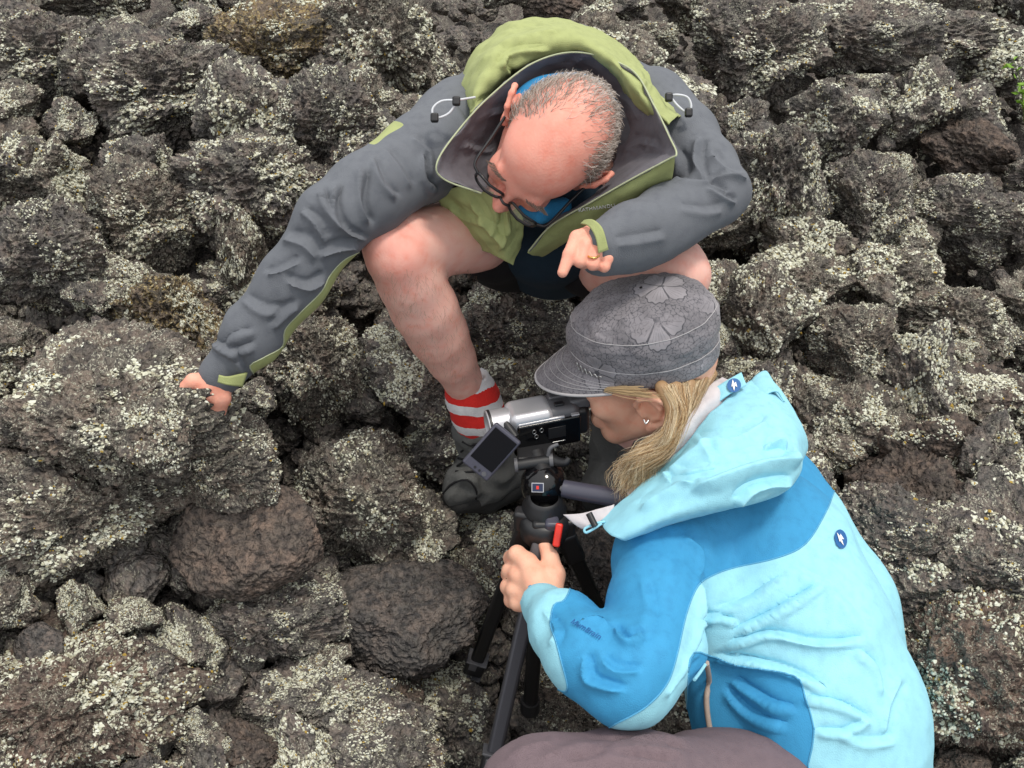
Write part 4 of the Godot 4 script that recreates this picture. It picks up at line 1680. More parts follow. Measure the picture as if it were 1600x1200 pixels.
func text_on(g: Geo, words: String, x: float, y: float, dir: Vector2, size: float, m: Material, p: Node3D, o: Node3D, lift := 0.0) -> void:
	var t := TextMesh.new()
	var font := SystemFont.new()
	font.font_names = PackedStringArray(["Droid Sans"])
	t.font = font
	t.text = words
	t.font_size = 32
	t.pixel_size = size / 32.0
	t.depth = 0.0006
	var a := on_mesh(g, x, y, 0.0015)
	var b := on_mesh(g, x + dir.x * 18, y + dir.y * 18, 0.0015)
	var c := on_mesh(g, x - dir.y * 8, y + dir.x * 8, 0.0015)
	var xx := (b - a).normalized()
	var zz := xx.cross(a - c).normalized()
	if zz.dot(EYE - a) < 0.0:
		zz = -zz
	var n := MeshInstance3D.new()
	n.name = "lettering"
	n.mesh = t
	n.material_override = m
	n.transform = Transform3D(Basis(xx, zz.cross(xx), zz), a + zz * 0.0012 - o.position)
	p.add_child(n, true)


func cap_print() -> ImageTexture:   # hibiscus flowers over a net of small cells
	var n := 512
	var cells := FastNoiseLite.new()
	cells.noise_type = FastNoiseLite.TYPE_CELLULAR
	cells.cellular_return_type = FastNoiseLite.RETURN_DISTANCE2_SUB
	cells.frequency = 0.075
	cells.seed = 6
	var im := cells.get_seamless_image(n, n, false, false, 0.1, true)
	var wash := FastNoiseLite.new()
	wash.frequency = 0.006
	wash.fractal_octaves = 3
	wash.seed = 12
	var ws := wash.get_seamless_image(n, n, false, false, 0.15, true)
	var light := Color(0.27, 0.255, 0.275)
	var dark := Color(0.055, 0.055, 0.065)
	var tone := PackedFloat32Array()   # 0 dark line, 1 plain cloth
	tone.resize(n * n)
	var cell := im.get_data()
	var wsh := ws.get_data()
	for k in n * n:
		tone[k] = smoothstep(12.0, 70.0, float(cell[k])) * 0.7
	for f in [[256.0, 240.0, 80.0, 0.4], [80.0, 406.0, 62.0, 1.1], [460.0, 60.0, 58.0, 2.0], [88.0, 100.0, 42.0, 0.2], [426.0, 414.0, 56.0, 2.6]]:
		var reach := int(f[2] * 1.1)
		for y in range(-reach, reach):
			for x in range(-reach, reach):
				var r: float = sqrt(x * x + y * y) / f[2]
				var a: float = atan2(y, x) + f[3]
				var q := fposmod(a / TAU * 5.0, 1.0) - 0.5
				var edge := 0.62 + 0.38 * sqrt(maxf(cos(q * PI), 0.0)) + 0.03 * sin(a * 23.0)
				if r > edge:
					continue
				var t := 1.0
				if r > edge - 0.05 or absf(q) > 0.475 - 0.012 / maxf(r, 0.1) or r < 0.12:
					t = 0.12
				elif absf(sin(q * 22.0)) < 0.2 and r < edge * (0.55 + 0.3 * absf(cos(q * 40.0))):
					t = 0.55
				tone[posmod(int(f[1]) + y, n) * n + posmod(int(f[0]) + x, n)] = t
	var bytes := PackedByteArray()
	bytes.resize(n * n * 3)
	for k in n * n:
		var w := 0.75 + wsh[k] / 255.0 * 0.45
		var c := Color((dark.r + (light.r - dark.r) * tone[k]) * w, (dark.g + (light.g - dark.g) * tone[k]) * w, (dark.b + (light.b - dark.b) * tone[k]) * w).linear_to_srgb()
		bytes[k * 3] = int(c.r * 255)
		bytes[k * 3 + 1] = int(c.g * 255)
		bytes[k * 3 + 2] = int(c.b * 255)
	var out := Image.create_from_data(n, n, false, Image.FORMAT_RGB8, bytes)
	return ImageTexture.create_from_image(out)


func badge(g: Geo, x: float, y: float, rx: float, ry: float, turn: float, p: Node3D, o: Node3D) -> void:   # a round blue patch with a white zigzag
	var disc := Geo.new()
	var c := on_mesh(g, x, y, 0.004)
	disc.v.append(c)
	for k in 24:
		var a := TAU * k / 24.0
		var e := Vector2(cos(a) * rx, sin(a) * ry).rotated(turn)
		disc.v.append(on_mesh(g, x + e.x, y + e.y, 0.0035))
	for k in 24:
		disc.i.append_array(PackedInt32Array([0, 1 + k, 1 + (k + 1) % 24]))
	var b := sub(p, o, "badge", disc, M.badge)
	var z := Geo.new()
	for q in [[-0.45, -0.75], [-0.05, -0.3], [0.1, -0.55], [0.5, 0.1], [0.15, 0.0], [0.25, 0.75], [-0.2, 0.15], [-0.3, 0.3]]:
		var e := Vector2(q[0] * rx, q[1] * ry).rotated(turn)
		z.v.append(on_mesh(g, x + e.x, y + e.y, 0.0052))
	var flat := PackedVector2Array()
	for q in z.v:
		flat.append(pix(q))
	z.i = Geometry2D.triangulate_polygon(flat)
	sub(p, o, "badge_mark", z, M.white)


func woman() -> void:
	var o := thing("person", "kneeling person in bright blue jacket and patterned grey cap filming with the tripod", "person", P(1150, 1400, 1.6))
	var F := V(-0.965, -0.12, -0.22).normalized()
	var U0 := Vector3.UP
	var U := (U0 - F * U0.dot(F)).normalized()
	var L := U.cross(F)
	var head := P(1010, 572, 1.43)
	var s := 0.94
	var skin_prims := chain([[P(1075, 690, 1.46), 0.048], [P(1110, 740, 1.48), 0.06], [P(1180, 880, 1.5), 0.1], [P(1280, 1120, 1.46), 0.11], [P(1320, 1250, 1.45), 0.11]])
	skin_prims += chain([[P(1045, 870, 1.38), 0.045], [P(985, 1062, 1.18), 0.036], [P(852, 940, 1.37), 0.024]])
	skin_prims += chain([[P(1100, 1260, 1.3), 0.06], [P(850, 1262, 1.16), 0.045], [P(850, 1600, 1.55), 0.035]])
	var jacket_prims := pchain([[1125, 770, 1.45, 105], [1190, 880, 1.44, 136], [1232, 990, 1.4, 148], [1278, 1110, 1.37, 152], [1302, 1230, 1.37, 142]])
	jacket_prims += pchain([[1180, 790, 1.58, 110], [1260, 960, 1.52, 130], [1300, 1150, 1.5, 140]])
	jacket_prims += pchain([[1100, 800, 1.42, 80], [1045, 868, 1.35, 76], [1026, 950, 1.27, 70], [1000, 1040, 1.19, 66], [975, 1066, 1.175, 62], [920, 1022, 1.21, 60], [880, 982, 1.28, 50], [848, 944, 1.355, 36]])
	jacket_prims += pchain([[1060, 900, 1.36, 70], [1130, 960, 1.37, 90]]) + pchain([[1100, 1000, 1.36, 45], [1150, 1140, 1.36, 70]]) + pchain([[1060, 1020, 1.25, 45], [1000, 1085, 1.19, 48]])
	var hand := pchain([[852, 940, 1.365, 27], [838, 905, 1.385, 25]]) + pchain([[850, 925, 1.38, 24], [824, 880, 1.395, 17]]) + pchain([[848, 930, 1.38, 22], [811, 898, 1.4, 16]]) + pchain([[846, 936, 1.375, 20], [806, 922, 1.4, 15]]) + pchain([[842, 942, 1.375, 18], [810, 942, 1.395, 13]])
	hand += pchain([[824, 880, 1.395, 15], [808, 866, 1.408, 13.5], [799, 872, 1.44, 12], [818, 878, 1.465, 10]]) + pchain([[811, 898, 1.4, 14.5], [797, 892, 1.418, 12.5], [795, 897, 1.448, 11.5], [814, 902, 1.468, 9.5]])
	hand += pchain([[806, 922, 1.4, 14], [794, 917, 1.418, 12], [796, 920, 1.445, 11], [812, 924, 1.462, 9.5]]) + pchain([[810, 942, 1.395, 12.5], [799, 938, 1.415, 11], [800, 940, 1.438, 10], [814, 942, 1.455, 8.5]])
	hand += pchain([[858, 928, 1.375, 22], [866, 898, 1.385, 17], [860, 872, 1.4, 13], [849, 848, 1.412, 9.5]])
	var leg := pchain([[1270, 1290, 1.36, 150], [1130, 1285, 1.25, 132], [980, 1270, 1.17, 120], [855, 1262, 1.14, 98], [850, 1270, 1.14, 94], [862, 1420, 1.32, 80], [880, 1580, 1.52, 62]]) + pchain([[1300, 1290, 1.5, 130], [1180, 1420, 1.66, 100], [1400, 1480, 1.6, 80]])
	var res := run([
		func(): return nets(skin_prims, 0.01, 0.02),
		func(): return nets(head_prims(head, F, L, U, s), 0.0032, 0.011),
		func(): return nets(hand, 0.0026, 0.0055),
		func(): return nets(jacket_prims, 0.006, 0.022),
		func(): return nets(leg, 0.009, 0.03),
		func(): return nets(pchain([[880, 1570, 1.52, 50], [800, 1600, 1.52, 40]]), 0.01, 0.02),
		func(): return nets(pchain([[1420, 1490, 1.6, 50], [1480, 1520, 1.6, 40]]), 0.01, 0.02),
	])
	var skin: Geo = res[0]
	for k in [1, 2]:
		relax(res[k], 1)
		skin.add(res[k])
	for k in [-1.0, 1.0]:
		skin.add(ear(head, F, L, U, s * 1.05, k))
	tint(skin, 0, Color(1, 1, 1))
	local(o, "body", skin, M.skin_woman)
	var cloth: Geo = res[3]
	relax(cloth, 3)
	folds(cloth, bend([
		[[[1090, 905], [1095, 950], [1084, 1000], [1064, 1050]], 7, 6.0], [[[1150, 992], [1215, 962], [1288, 918]], 9, 4.5], [[[1135, 1012], [1200, 995], [1275, 1010], [1350, 1004]], 8, 5.0],
		[[[1112, 1028], [1172, 1036], [1240, 1056], [1288, 1082]], 7, 5.0], [[[1088, 978], [1120, 968], [1150, 975]], 6, 4.0], [[[1255, 1094], [1311, 1106], [1362, 1134]], 8, 4.0],
		[[[1275, 1146], [1320, 1148], [1356, 1130]], 8, 3.5], [[[1408, 1058], [1388, 1106], [1380, 1150]], 8, 3.0], [[[957, 980], [978, 1006], [1006, 996]], 8, 6.0],
		[[[900, 978], [928, 963], [950, 975]], 6, 4.0], [[[914, 1025], [920, 1065], [974, 1082]], 9, 4.0], [[[1065, 842], [1096, 862], [1094, 905]], 10, 4.0],
		[[[1140, 1062], [1198, 1100], [1242, 1112]], 8, 4.0], [[[1130, 1080], [1170, 1120], [1230, 1140]], 9, 3.5], [[[1240, 900], [1300, 930], [1340, 990]], 12, 2.5],
		[[[1330, 1020], [1365, 1050], [1375, 1090]], 9, 3.0], [[[850, 955], [870, 985], [860, 1010]], 6, 3.0], [[[940, 1030], [960, 1050], [1000, 1050]], 9, 3.0], [[[1000, 900], [1010, 960], [990, 1010]], 12, 2.0],
		[[[1090, 1020], [1060, 1060], [1040, 1090]], 6, 3.5], [[[1120, 960], [1180, 940], [1230, 905]], 9, 2.5], [[[1310, 1150], [1350, 1165], [1400, 1160]], 9, 2.5]]))
	ripple(cloth, noise_r, Vector3(3.5, 4, 3.5), 0.006)
	ripple(cloth, noise_a, Vector3(7, 7, 7), 0.004)
	var pale := [[[1330, 700], [1306, 760], [1290, 800], [1258, 850], [1212, 872], [1150, 886], [1115, 898], [1090, 916], [1072, 960], [1056, 1030], [1040, 1072], [1005, 1108], [940, 1150], [1060, 1160], [1078, 1030], [1112, 1026], [1150, 1040], [1240, 1056], [1258, 1090], [1272, 1140], [1290, 1250], [1600, 1300], [1600, 800]],
		[[800, 950], [850, 900], [890, 910], [882, 938], [866, 945], [860, 975], [868, 1000], [876, 1030], [886, 1080], [850, 1060], [820, 1000]]]
	var halves := split(cloth, poly_f(cloth, pale))
	var jk := local(o, "jacket", halves[1], M.blue)
	sub(jk, o, "pale_panel", halves[0], M.sky_blue)
	sub(jk, o, "seam", seam_line(cloth, 0.0013), M.seam)
	sub(jk, o, "zip", tube(on_line(cloth, [[1104, 1036], [1108, 1062], [1104, 1090], [1106, 1120], [1113, 1158], [1118, 1175]], 0.003), 0.0038, 6, -1.0, 40), M.zip)
	sub(jk, o, "zip_pull", tube([on_mesh(cloth, 1102, 1038, 0.006), on_mesh(cloth, 1094, 1050, 0.012), on_mesh(cloth, 1085, 1062, 0.014)], 0.0022, 6), M.sky_blue)
	badge(cloth, 1314, 842, 9.5, 15, -0.2, jk, o)
	text_on(cloth, "MemBrain", 916, 984, Vector2(0.85, 0.5), 0.0095, M.badge, jk, o)
	var hood := sheet([[Vector3(938, 812, 1.33), Vector3(985, 772, 1.34), Vector3(1036, 728, 1.35), Vector3(1078, 684, 1.36), Vector3(1118, 640, 1.385), Vector3(1156, 606, 1.42), Vector3(1195, 583, 1.46)],
		[Vector3(944, 826, 1.3), Vector3(998, 788, 1.295), Vector3(1055, 742, 1.29), Vector3(1104, 698, 1.3), Vector3(1150, 660, 1.34), Vector3(1196, 628, 1.38), Vector3(1230, 622, 1.44)],
		[Vector3(958, 838, 1.285), Vector3(1014, 808, 1.265), Vector3(1082, 776, 1.25), Vector3(1142, 746, 1.25), Vector3(1196, 712, 1.275), Vector3(1234, 680, 1.32), Vector3(1252, 660, 1.4)],
		[Vector3(974, 842, 1.28), Vector3(1028, 818, 1.262), Vector3(1092, 800, 1.25), Vector3(1156, 786, 1.25), Vector3(1214, 766, 1.265), Vector3(1248, 730, 1.3), Vector3(1260, 695, 1.39)],
		[Vector3(984, 842, 1.31), Vector3(1036, 820, 1.3), Vector3(1098, 804, 1.295), Vector3(1158, 792, 1.295), Vector3(1212, 774, 1.31), Vector3(1244, 742, 1.34), Vector3(1256, 708, 1.42)]], 90, 60, 0.0012, 0.004, 10.0)
	folds(hood, bend([[[[1080, 772], [1186, 730], [1250, 722]], 14, 11.0], [[[1190, 704], [1222, 692], [1236, 722]], 9, 8.0], [[[1000, 800], [1060, 765], [1110, 752]], 11, 6.0], [[[1060, 740], [1120, 730], [1190, 705]], 8, 3.0], [[[1085, 680], [1110, 715], [1120, 745]], 8, 2.5], [[[1040, 740], [1050, 755], [1085, 760]], 6, 3.0], [[[1150, 790], [1180, 765], [1240, 755]], 9, 6.0], [[[1090, 690], [1150, 690], [1200, 660]], 10, 5.0], [[[1030, 752], [1070, 716], [1110, 690]], 7, 4.0]]))
	var hd := sub(jk, o, "hood", hood, M.sky_blue)
	hd.set_meta("label", "pale blue hood hanging down the back")
	sub(jk, o, "collar_loop", sheet([[Vector3(1166, 612, 1.43), Vector3(1178, 590, 1.44), Vector3(1196, 580, 1.45), Vector3(1206, 596, 1.44)], [Vector3(1180, 640, 1.40), Vector3(1196, 618, 1.405), Vector3(1214, 612, 1.41), Vector3(1226, 628, 1.41)]], 20, 10, 0.0012), M.sky_blue)
	var strap := sheet([[Vector3(1104, 616, 1.405), Vector3(1130, 598, 1.405), Vector3(1158, 582, 1.415)], [Vector3(1118, 632, 1.395), Vector3(1140, 616, 1.395), Vector3(1166, 602, 1.405)]], 14, 8, 0.0012)
	sub(jk, o, "neck_strap", strap, M.sky_blue)
	badge(strap, 1147, 602, 11, 11, 0.3, jk, o)
	sub(jk, o, "collar_lining", sheet([[Vector3(976, 766, 1.37), Vector3(1016, 716, 1.362), Vector3(1048, 664, 1.362), Vector3(1088, 618, 1.39), Vector3(1128, 590, 1.43)], [Vector3(984, 776, 1.352), Vector3(1028, 726, 1.35), Vector3(1066, 676, 1.355), Vector3(1106, 630, 1.38), Vector3(1144, 598, 1.42)], [Vector3(990, 782, 1.36), Vector3(1038, 732, 1.36), Vector3(1080, 688, 1.37), Vector3(1120, 644, 1.395), Vector3(1158, 610, 1.43)]], 40, 16, 0.0012, 0.004, 18.0), M.fleece)
	sub(jk, o, "collar_end", sheet([[Vector3(880, 804, 1.35), Vector3(910, 802, 1.34), Vector3(940, 794, 1.335), Vector3(960, 788, 1.335)], [Vector3(892, 814, 1.345), Vector3(915, 814, 1.335), Vector3(940, 808, 1.33), Vector3(958, 802, 1.33)], [Vector3(910, 826, 1.34), Vector3(924, 824, 1.33), Vector3(940, 820, 1.325), Vector3(956, 816, 1.325)]], 20, 10, 0.0012, 0.003, 25.0), M.fleece)
	sub(jk, o, "drawcord", ptube([Vector3(945, 815, 1.315), Vector3(930, 818, 1.31), Vector3(914, 826, 1.31), Vector3(916, 832, 1.31), Vector3(928, 826, 1.308), Vector3(940, 818, 1.31)], 0.0018, 6, -1.0, 30), M.sky_blue)
	sub(jk, o, "cord_stop", tube([P(920, 802, 1.31), P(930, 822, 1.305)], 0.0045, 10), M.toggle)
	var tr: Geo = res[4]
	relax(tr, 2)
	folds(tr, bend([[[[950, 1168], [1010, 1155], [1075, 1162]], 8, 4.5], [[[930, 1184], [1000, 1172], [1070, 1182]], 9, 4.0], [[[840, 1188], [900, 1170], [965, 1172]], 13, 3.0], [[[880, 1198], [960, 1190], [1060, 1200]], 9, 3.5], [[[790, 1190], [820, 1168], [870, 1156]], 10, 2.5]]))
	ripple(tr, noise_a, Vector3(7, 10, 7), 0.006)
	local(o, "trousers", tr, M.trousers)
	local(o, "boot", res[5], M.boot)
	local(o, "boot", res[6], M.boot)
	# cap: band, crown and peak in the head's own axes (x left, y up, z forward)
	var cb := Basis(L, U, F) * Basis(Vector3.RIGHT, -0.1)
	var cx := Transform3D(cb, head + U * 0.026 - F * 0.002 - o.position)
	var prof := []
	for q in [[0.985, -0.004], [1.0, 0.0], [1.012, 0.012], [1.014, 0.024], [1.004, 0.026], [1.02, 0.036], [1.02, 0.048], [1.0, 0.06], [0.965, 0.071], [0.905, 0.082], [0.82, 0.092], [0.69, 0.101], [0.5, 0.108], [0.27, 0.112], [0.02, 0.113]]:
		prof.append([q[0], q[1]])
	var fine := []
	for k in 57:
		var t := k / 56.0 * (prof.size() - 1)
		var e := mini(int(t), prof.size() - 2)
		fine.append([lerpf(prof[e][0], prof[e + 1][0], t - e), lerpf(prof[e][1], prof[e + 1][1], t - e)])
	for q in fine:
		q[1] *= 0.93
	var crown := lathe(fine, Transform3D(), 96, 0.084, 0.104)
	for k in crown.v.size():
		var p := crown.v[k]
		p.y += clampf(p.y / 0.1, 0, 1) * (-p.z * 0.1)
		p += crown.n[k] * (noise_a.get_noise_3dv(p * 34.0) * 0.0035 + noise_b.get_noise_3dv(p * 12.0) * 0.004) * clampf(p.y / 0.03, 0.15, 1.0)
		crown.v[k] = p
	crown.smooth()
	M.cap = mat(1, 1, 1, 0.9, 0.3)
	M.cap.albedo_texture = cap_print()
	M.cap.uv1_triplanar = true
	M.cap.uv1_scale = Vector3.ONE * 4.1
	M.cap.uv1_offset = Vector3(0.5, 0.14, 0.58)
	M.cap.uv1_triplanar_sharpness = 6.0
	M.cap.rim_enabled = true
	M.cap.rim = 0.2
	M.thread = mat(0.42, 0.41, 0.42, 0.8)
	var ho := part("cap", crown, M.cap, o)
	ho.transform = cx
	var brim := Geo.new()
	for a in 41:
		for b in 13:
			var th := lerpf(-1.28, 1.28, a / 40.0)
			var t := b / 12.0
			var edge := Vector3(sin(th) * 0.085, 0.006, cos(th) * 0.1045)
			var out := Vector3(sin(th) * 0.078, -0.044 - 0.01 * absf(sin(th)), 0.046 + cos(th) * 0.114)
			var p := edge.lerp(out, t * (0.25 + 0.75 * clampf(cos(th * 1.15), 0, 1)))
			p.y += 0.012 * sin(t * PI * 0.5) * cos(th)
			brim.v.append(p)
	for a in 40:
		for b in 12:
			brim.quad(a * 13 + b, a * 13 + b + 1, a * 13 + b + 14, a * 13 + b + 13)
	brim.smooth()
	var top := brim.v.size()
	var under := Geo.new()
	for k in top:
		under.v.append(brim.v[k] + Vector3(0, -0.003, 0))
	for k in range(0, brim.i.size(), 3):
		under.i.append_array(PackedInt32Array([brim.i[k], brim.i[k + 2], brim.i[k + 1]]))
	under.smooth()
	var edge_pts := []
	for a in 41:
		edge_pts.append(brim.v[a * 13 + 12] + Vector3(0, -0.0015, 0))
	brim.add(under)
	part("peak", brim, M.cap, ho)
	part("peak_edge", tube(edge_pts, 0.0024, 6), M.thread, ho)
	for row in [3, 5, 7, 9]:
		var line := []
		for a in range(2, 39):
			line.append(brim.v[a * 13 + row] + Vector3(0, 0.0006, 0))
		part("stitching", tube(line, 0.0005, 4), M.thread, ho)
	for row in [15, 33]:
		var line := []
		for k in 97:
			line.append(crown.v[row * 96 + k % 96] + crown.n[row * 96 + k % 96] * 0.0003)
		part("stitching", tube(line, 0.0006, 4), M.thread, ho)
	var pin := []
	for k in 40:
		var t := k / 39.0
		var th := lerpf(0.52, 1.0, t)
		pin.append(Vector3(sin(th) * 0.0875, 0.013 + 0.005 * sin(t * 34.0) * (1.2 - t), cos(th) * 0.108))
	part("metal_script", tube(pin, 0.0011, 5), M.steel, ho)
	# hair
	var gd := []
	for q in [[[948, 606, 1.37], [975, 612, 1.352], [1000, 612, 1.338], [1030, 618, 1.33]],
		[[1035, 605, 1.335], [1052, 640, 1.33], [1042, 680, 1.33], [1004, 704, 1.34], [980, 726, 1.355], [974, 756, 1.37]],
		[[1056, 604, 1.345], [1064, 645, 1.335], [1046, 690, 1.33], [1010, 714, 1.335], [990, 738, 1.35], [984, 764, 1.36]],
		[[1078, 600, 1.355], [1068, 640, 1.345], [1042, 690, 1.338], [1012, 720, 1.34], [992, 745, 1.35], [984, 762, 1.36]],
		[[1098, 592, 1.38], [1078, 630, 1.365], [1046, 680, 1.352], [1022, 714, 1.35], [1000, 742, 1.355], [990, 760, 1.365]],
		[[1112, 584, 1.41], [1092, 614, 1.395], [1056, 662, 1.375], [1028, 700, 1.37], [1006, 738, 1.37], [994, 760, 1.375]]]:
		var line := []
		for e in q:
			line.append(P(e[0], e[1], e[2]))
		gd.append(line)
	var hair := Node3D.new()
	hair.name = "hair"
	o.add_child(hair)
	var shades := [["blond_strands", 0.6, 0.43, 0.24, 1300], ["brown_strands", 0.24, 0.14, 0.07, 650], ["light_strands", 0.8, 0.68, 0.48, 1200], ["honey_strands", 0.44, 0.27, 0.125, 900]]
	for k in 4:
		var q: Array = shades[k]
		sub(hair, o, q[0], strands(gd.slice(1), q[4], 0.0056, 0.0003, 14, 5 + k, 0.012), mat(q[1], q[2], q[3], 0.4))
	var mass := []
	for k in range(1, gd.size()):
		for e in gd[k].size() - 1:
			mass.append(cap(gd[k][e] + cf * 0.006, 0.0095 - 0.0012 * e, gd[k][e + 1] + cf * 0.006, 0.0095 - 0.0012 * (e + 1)))
	sub(hair, o, "hair_mass", nets(mass, 0.0035, 0.008), mat(0.33, 0.2, 0.1, 0.6))
	var tm := []
	for q in [[[940, 606, 1.372], [972, 606, 1.35], [1005, 606, 1.335]], [[945, 610, 1.37], [985, 618, 1.342], [1040, 622, 1.33]]]:
		var line := []
		for e in q:
			line.append(P(e[0], e[1], e[2]))
		tm.append(line)
	sub(hair, o, "temple_strands", strands(tm, 160, 0.002, 0.0006, 8, 8), mat(0.5, 0.36, 0.2, 0.45))
	local(o, "earring", tube([P(1006, 656, 1.325), P(1009, 662, 1.322), P(1013, 657, 1.324)], 0.0012, 6, -1.0, 6), M.steel)
	local(o, "ring", tube([P(788, 906, 1.425), P(792, 904, 1.41), P(800, 903, 1.402)], 0.0016, 6, -1.0, 8), M.gold)


# ---------------------------------------------------------------- tripod and camcorder
func gear() -> void:
	M.clear = mat(1, 1, 1, 0.05)
	M.clear.albedo_color.a = 0.12
	M.clear.transparency = BaseMaterial3D.TRANSPARENCY_ALPHA
	M.plastic = mat(0.014, 0.014, 0.016, 0.42)
	M.gloss = mat(0.004, 0.004, 0.005, 0.12)
	M.lit_tube_metal = mat(0.1, 0.1, 0.115, 0.38)  # front leg only: its brighter lighting is put into a paler colour
	M.lit_tube_metal.metallic = 0.6
	M.dark_metal = mat(0.008, 0.008, 0.009, 0.4)
	M.silver = mat(0.5, 0.5, 0.53, 0.34)
	M.silver.metallic = 0.5
	M.grey_plastic = mat(0.1, 0.1, 0.11, 0.45)
	M.red_plastic = mat(0.7, 0.03, 0.015, 0.35)
	M.dark_glass = mat(0.006, 0.006, 0.008, 0.3, 0.25)
	M.slate = mat(0.06, 0.06, 0.085, 0.35)


func tripod() -> void:
	var hub := P(850, 818, 1.43)
	var o := thing("tripod", "black camera tripod with red locking lever standing among the lava rocks", "tripod", hub)
	var y := Vector3.UP
	var axes := Basis(cr, y, cr.cross(y))
	# legs: upper tube, clamps, lower tube, foot
	for q in [[P(853, 826, 1.415), P(781, 1140, 1.475), 0.42, M.lit_tube_metal], [P(826, 815, 1.44), P(738, 1052, 1.72), 0.44, M.dark_metal], [P(884, 836, 1.45), P(946, 976, 1.68), 0.5, M.dark_metal]]:
		var a: Vector3 = q[0]
		var dir: Vector3 = (q[1] - a).normalized()
		var side := dir.cross(cf).normalized()
		var lg := Node3D.new()
		lg.name = "leg"
		o.add_child(lg, true)
		var len: float = q[2] * 0.86
		var bx := Basis(side, dir, side.cross(dir))
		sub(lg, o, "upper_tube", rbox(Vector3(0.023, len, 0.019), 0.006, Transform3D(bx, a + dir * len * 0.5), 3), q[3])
		sub(lg, o, "sleeve", rbox(Vector3(0.03, 0.075, 0.024), 0.006, Transform3D(bx, a + dir * 0.03), 3), M.plastic if q[3] == M.dark_metal else M.grey_plastic)  # the lit front leg has its sleeve coloured paler as well
		for k in 2:
			var at: Vector3 = a + dir * (len + 0.012 + k * 0.05)
			sub(lg, o, "clamp", rbox(Vector3(0.034 - k * 0.003, 0.04, 0.028 - k * 0.003), 0.006, Transform3D(bx, at), 3), M.plastic)
			sub(lg, o, "clamp_lever", rbox(Vector3(0.014, 0.022, 0.007), 0.002, Transform3D(bx, at - cf * 0.015 + side * -0.004), 2), M.grey_plastic)
			sub(lg, o, "clamp_band", rbox(Vector3(0.036 - k * 0.003, 0.004, 0.03 - k * 0.003), 0.0015, Transform3D(bx, at - dir * 0.019), 1), M.grey_plastic)
		sub(lg, o, "lower_tube", tube([a + dir * (len + 0.06), a + dir * (len + 0.19)], 0.008, 12), M.dark_metal)
		sub(lg, o, "rubber_foot", tube([a + dir * (len + 0.19), a + dir * (len + 0.215)], 0.012, 12, 0.009), M.plastic)
	# crown of the legs, centre column and head
	sub(o, o, "crown", lathe([[0.001, -0.03], [0.026, -0.03], [0.034, -0.018], [0.036, 0.0], [0.034, 0.012], [0.026, 0.018], [0.001, 0.019]], Transform3D(axes, hub), 32), M.plastic)
	for q in [[P(822, 812, 1.43), -0.25], [P(850, 826, 1.415), 0.0], [P(880, 824, 1.44), 0.2]]:
		sub(o, o, "leg_hinge", rbox(Vector3(0.034, 0.036, 0.022), 0.006, Transform3D(axes * Basis(Vector3.UP, q[1]), q[0]), 3), M.plastic)
	var foot := P(828, 1106, 1.69)
	sub(o, o, "centre_column", tube([hub, foot], 0.0125, 16), M.dark_metal)
	sub(o, o, "column_end", tube([foot - (foot - hub).normalized() * 0.022, foot + (foot - hub).normalized() * 0.006], 0.0165, 18), M.plastic)
	sub(o, o, "column_collar", lathe([[0.02, 0.0], [0.031, 0.002], [0.032, 0.012], [0.027, 0.016], [0.026, 0.026], [0.02, 0.03]], Transform3D(axes, P(850, 800, 1.432)), 32), M.plastic)
	var ball := P(850, 758, 1.44)
	sub(o, o, "pan_head", lathe([[0.002, -0.034], [0.02, -0.032], [0.03, -0.02], [0.034, -0.004], [0.033, 0.012], [0.027, 0.024], [0.014, 0.032], [0.002, 0.034]], Transform3D(axes, ball), 32), M.gloss)
	var front := ball - cf * 0.0345 + cr * -0.010
	var tilt := Transform3D(Basis(cr, cu, -cf) * Basis(Vector3.UP, -0.2), front)
	sub(o, o, "badge_border", rbox(Vector3(0.0175, 0.0135, 0.001), 0.0004, tilt, 1), M.silver)
	sub(o, o, "badge", rbox(Vector3(0.0155, 0.0115, 0.0014), 0.0004, tilt, 1), mat(0.012, 0.02, 0.06, 0.4))
	sub(o, o, "badge_mark", rbox(Vector3(0.004, 0.005, 0.0022), 0.0005, tilt, 1), M.red_plastic)
	sub(o, o, "tilt_bar", tube([P(806, 727, 1.43), P(862, 719, 1.43)], 0.0085, 16), M.plastic)
	sub(o, o, "tilt_ring", tube([P(804, 727, 1.43), P(809, 726.5, 1.43)], 0.0105, 16), M.grey_plastic)
	sub(o, o, "tilt_ring", tube([P(858, 719.5, 1.43), P(864, 719, 1.43)], 0.0105, 16), M.grey_plastic)
	sub(o, o, "lock_knob", tube([P(864, 719, 1.43), P(874, 722, 1.425), P(884, 722, 1.42), P(889, 716, 1.42)], 0.0085, 12, 0.0045, 12), M.plastic)
	sub(o, o, "quick_plate", rbox(Vector3(0.052, 0.014, 0.045), 0.003, Transform3D(axes, P(836, 706, 1.45)), 2), M.plastic)
	sub(o, o, "plate_lever", tube([P(856, 712, 1.425), P(860, 700, 1.42), P(872, 694, 1.42)], 0.003, 8, -1.0, 8), M.grey_plastic)
	sub(o, o, "neck", tube([ball + y * 0.02, P(838, 712, 1.45)], 0.016, 16), M.plastic)
	sub(o, o, "pan_handle", tube([P(866, 762, 1.42), P(885, 764, 1.415)], 0.005, 10), M.grey_plastic)
	sub(o, o, "handle_grip", tube([P(880, 763, 1.415), P(900, 767, 1.41), P(975, 780, 1.385), P(1010, 786, 1.375)], 0.0125, 14, 0.014, 16), M.slate)
	sub(o, o, "column_crank", rbox(Vector3(0.02, 0.036, 0.02), 0.005, Transform3D(axes, P(862, 826, 1.41)), 2), M.slate)
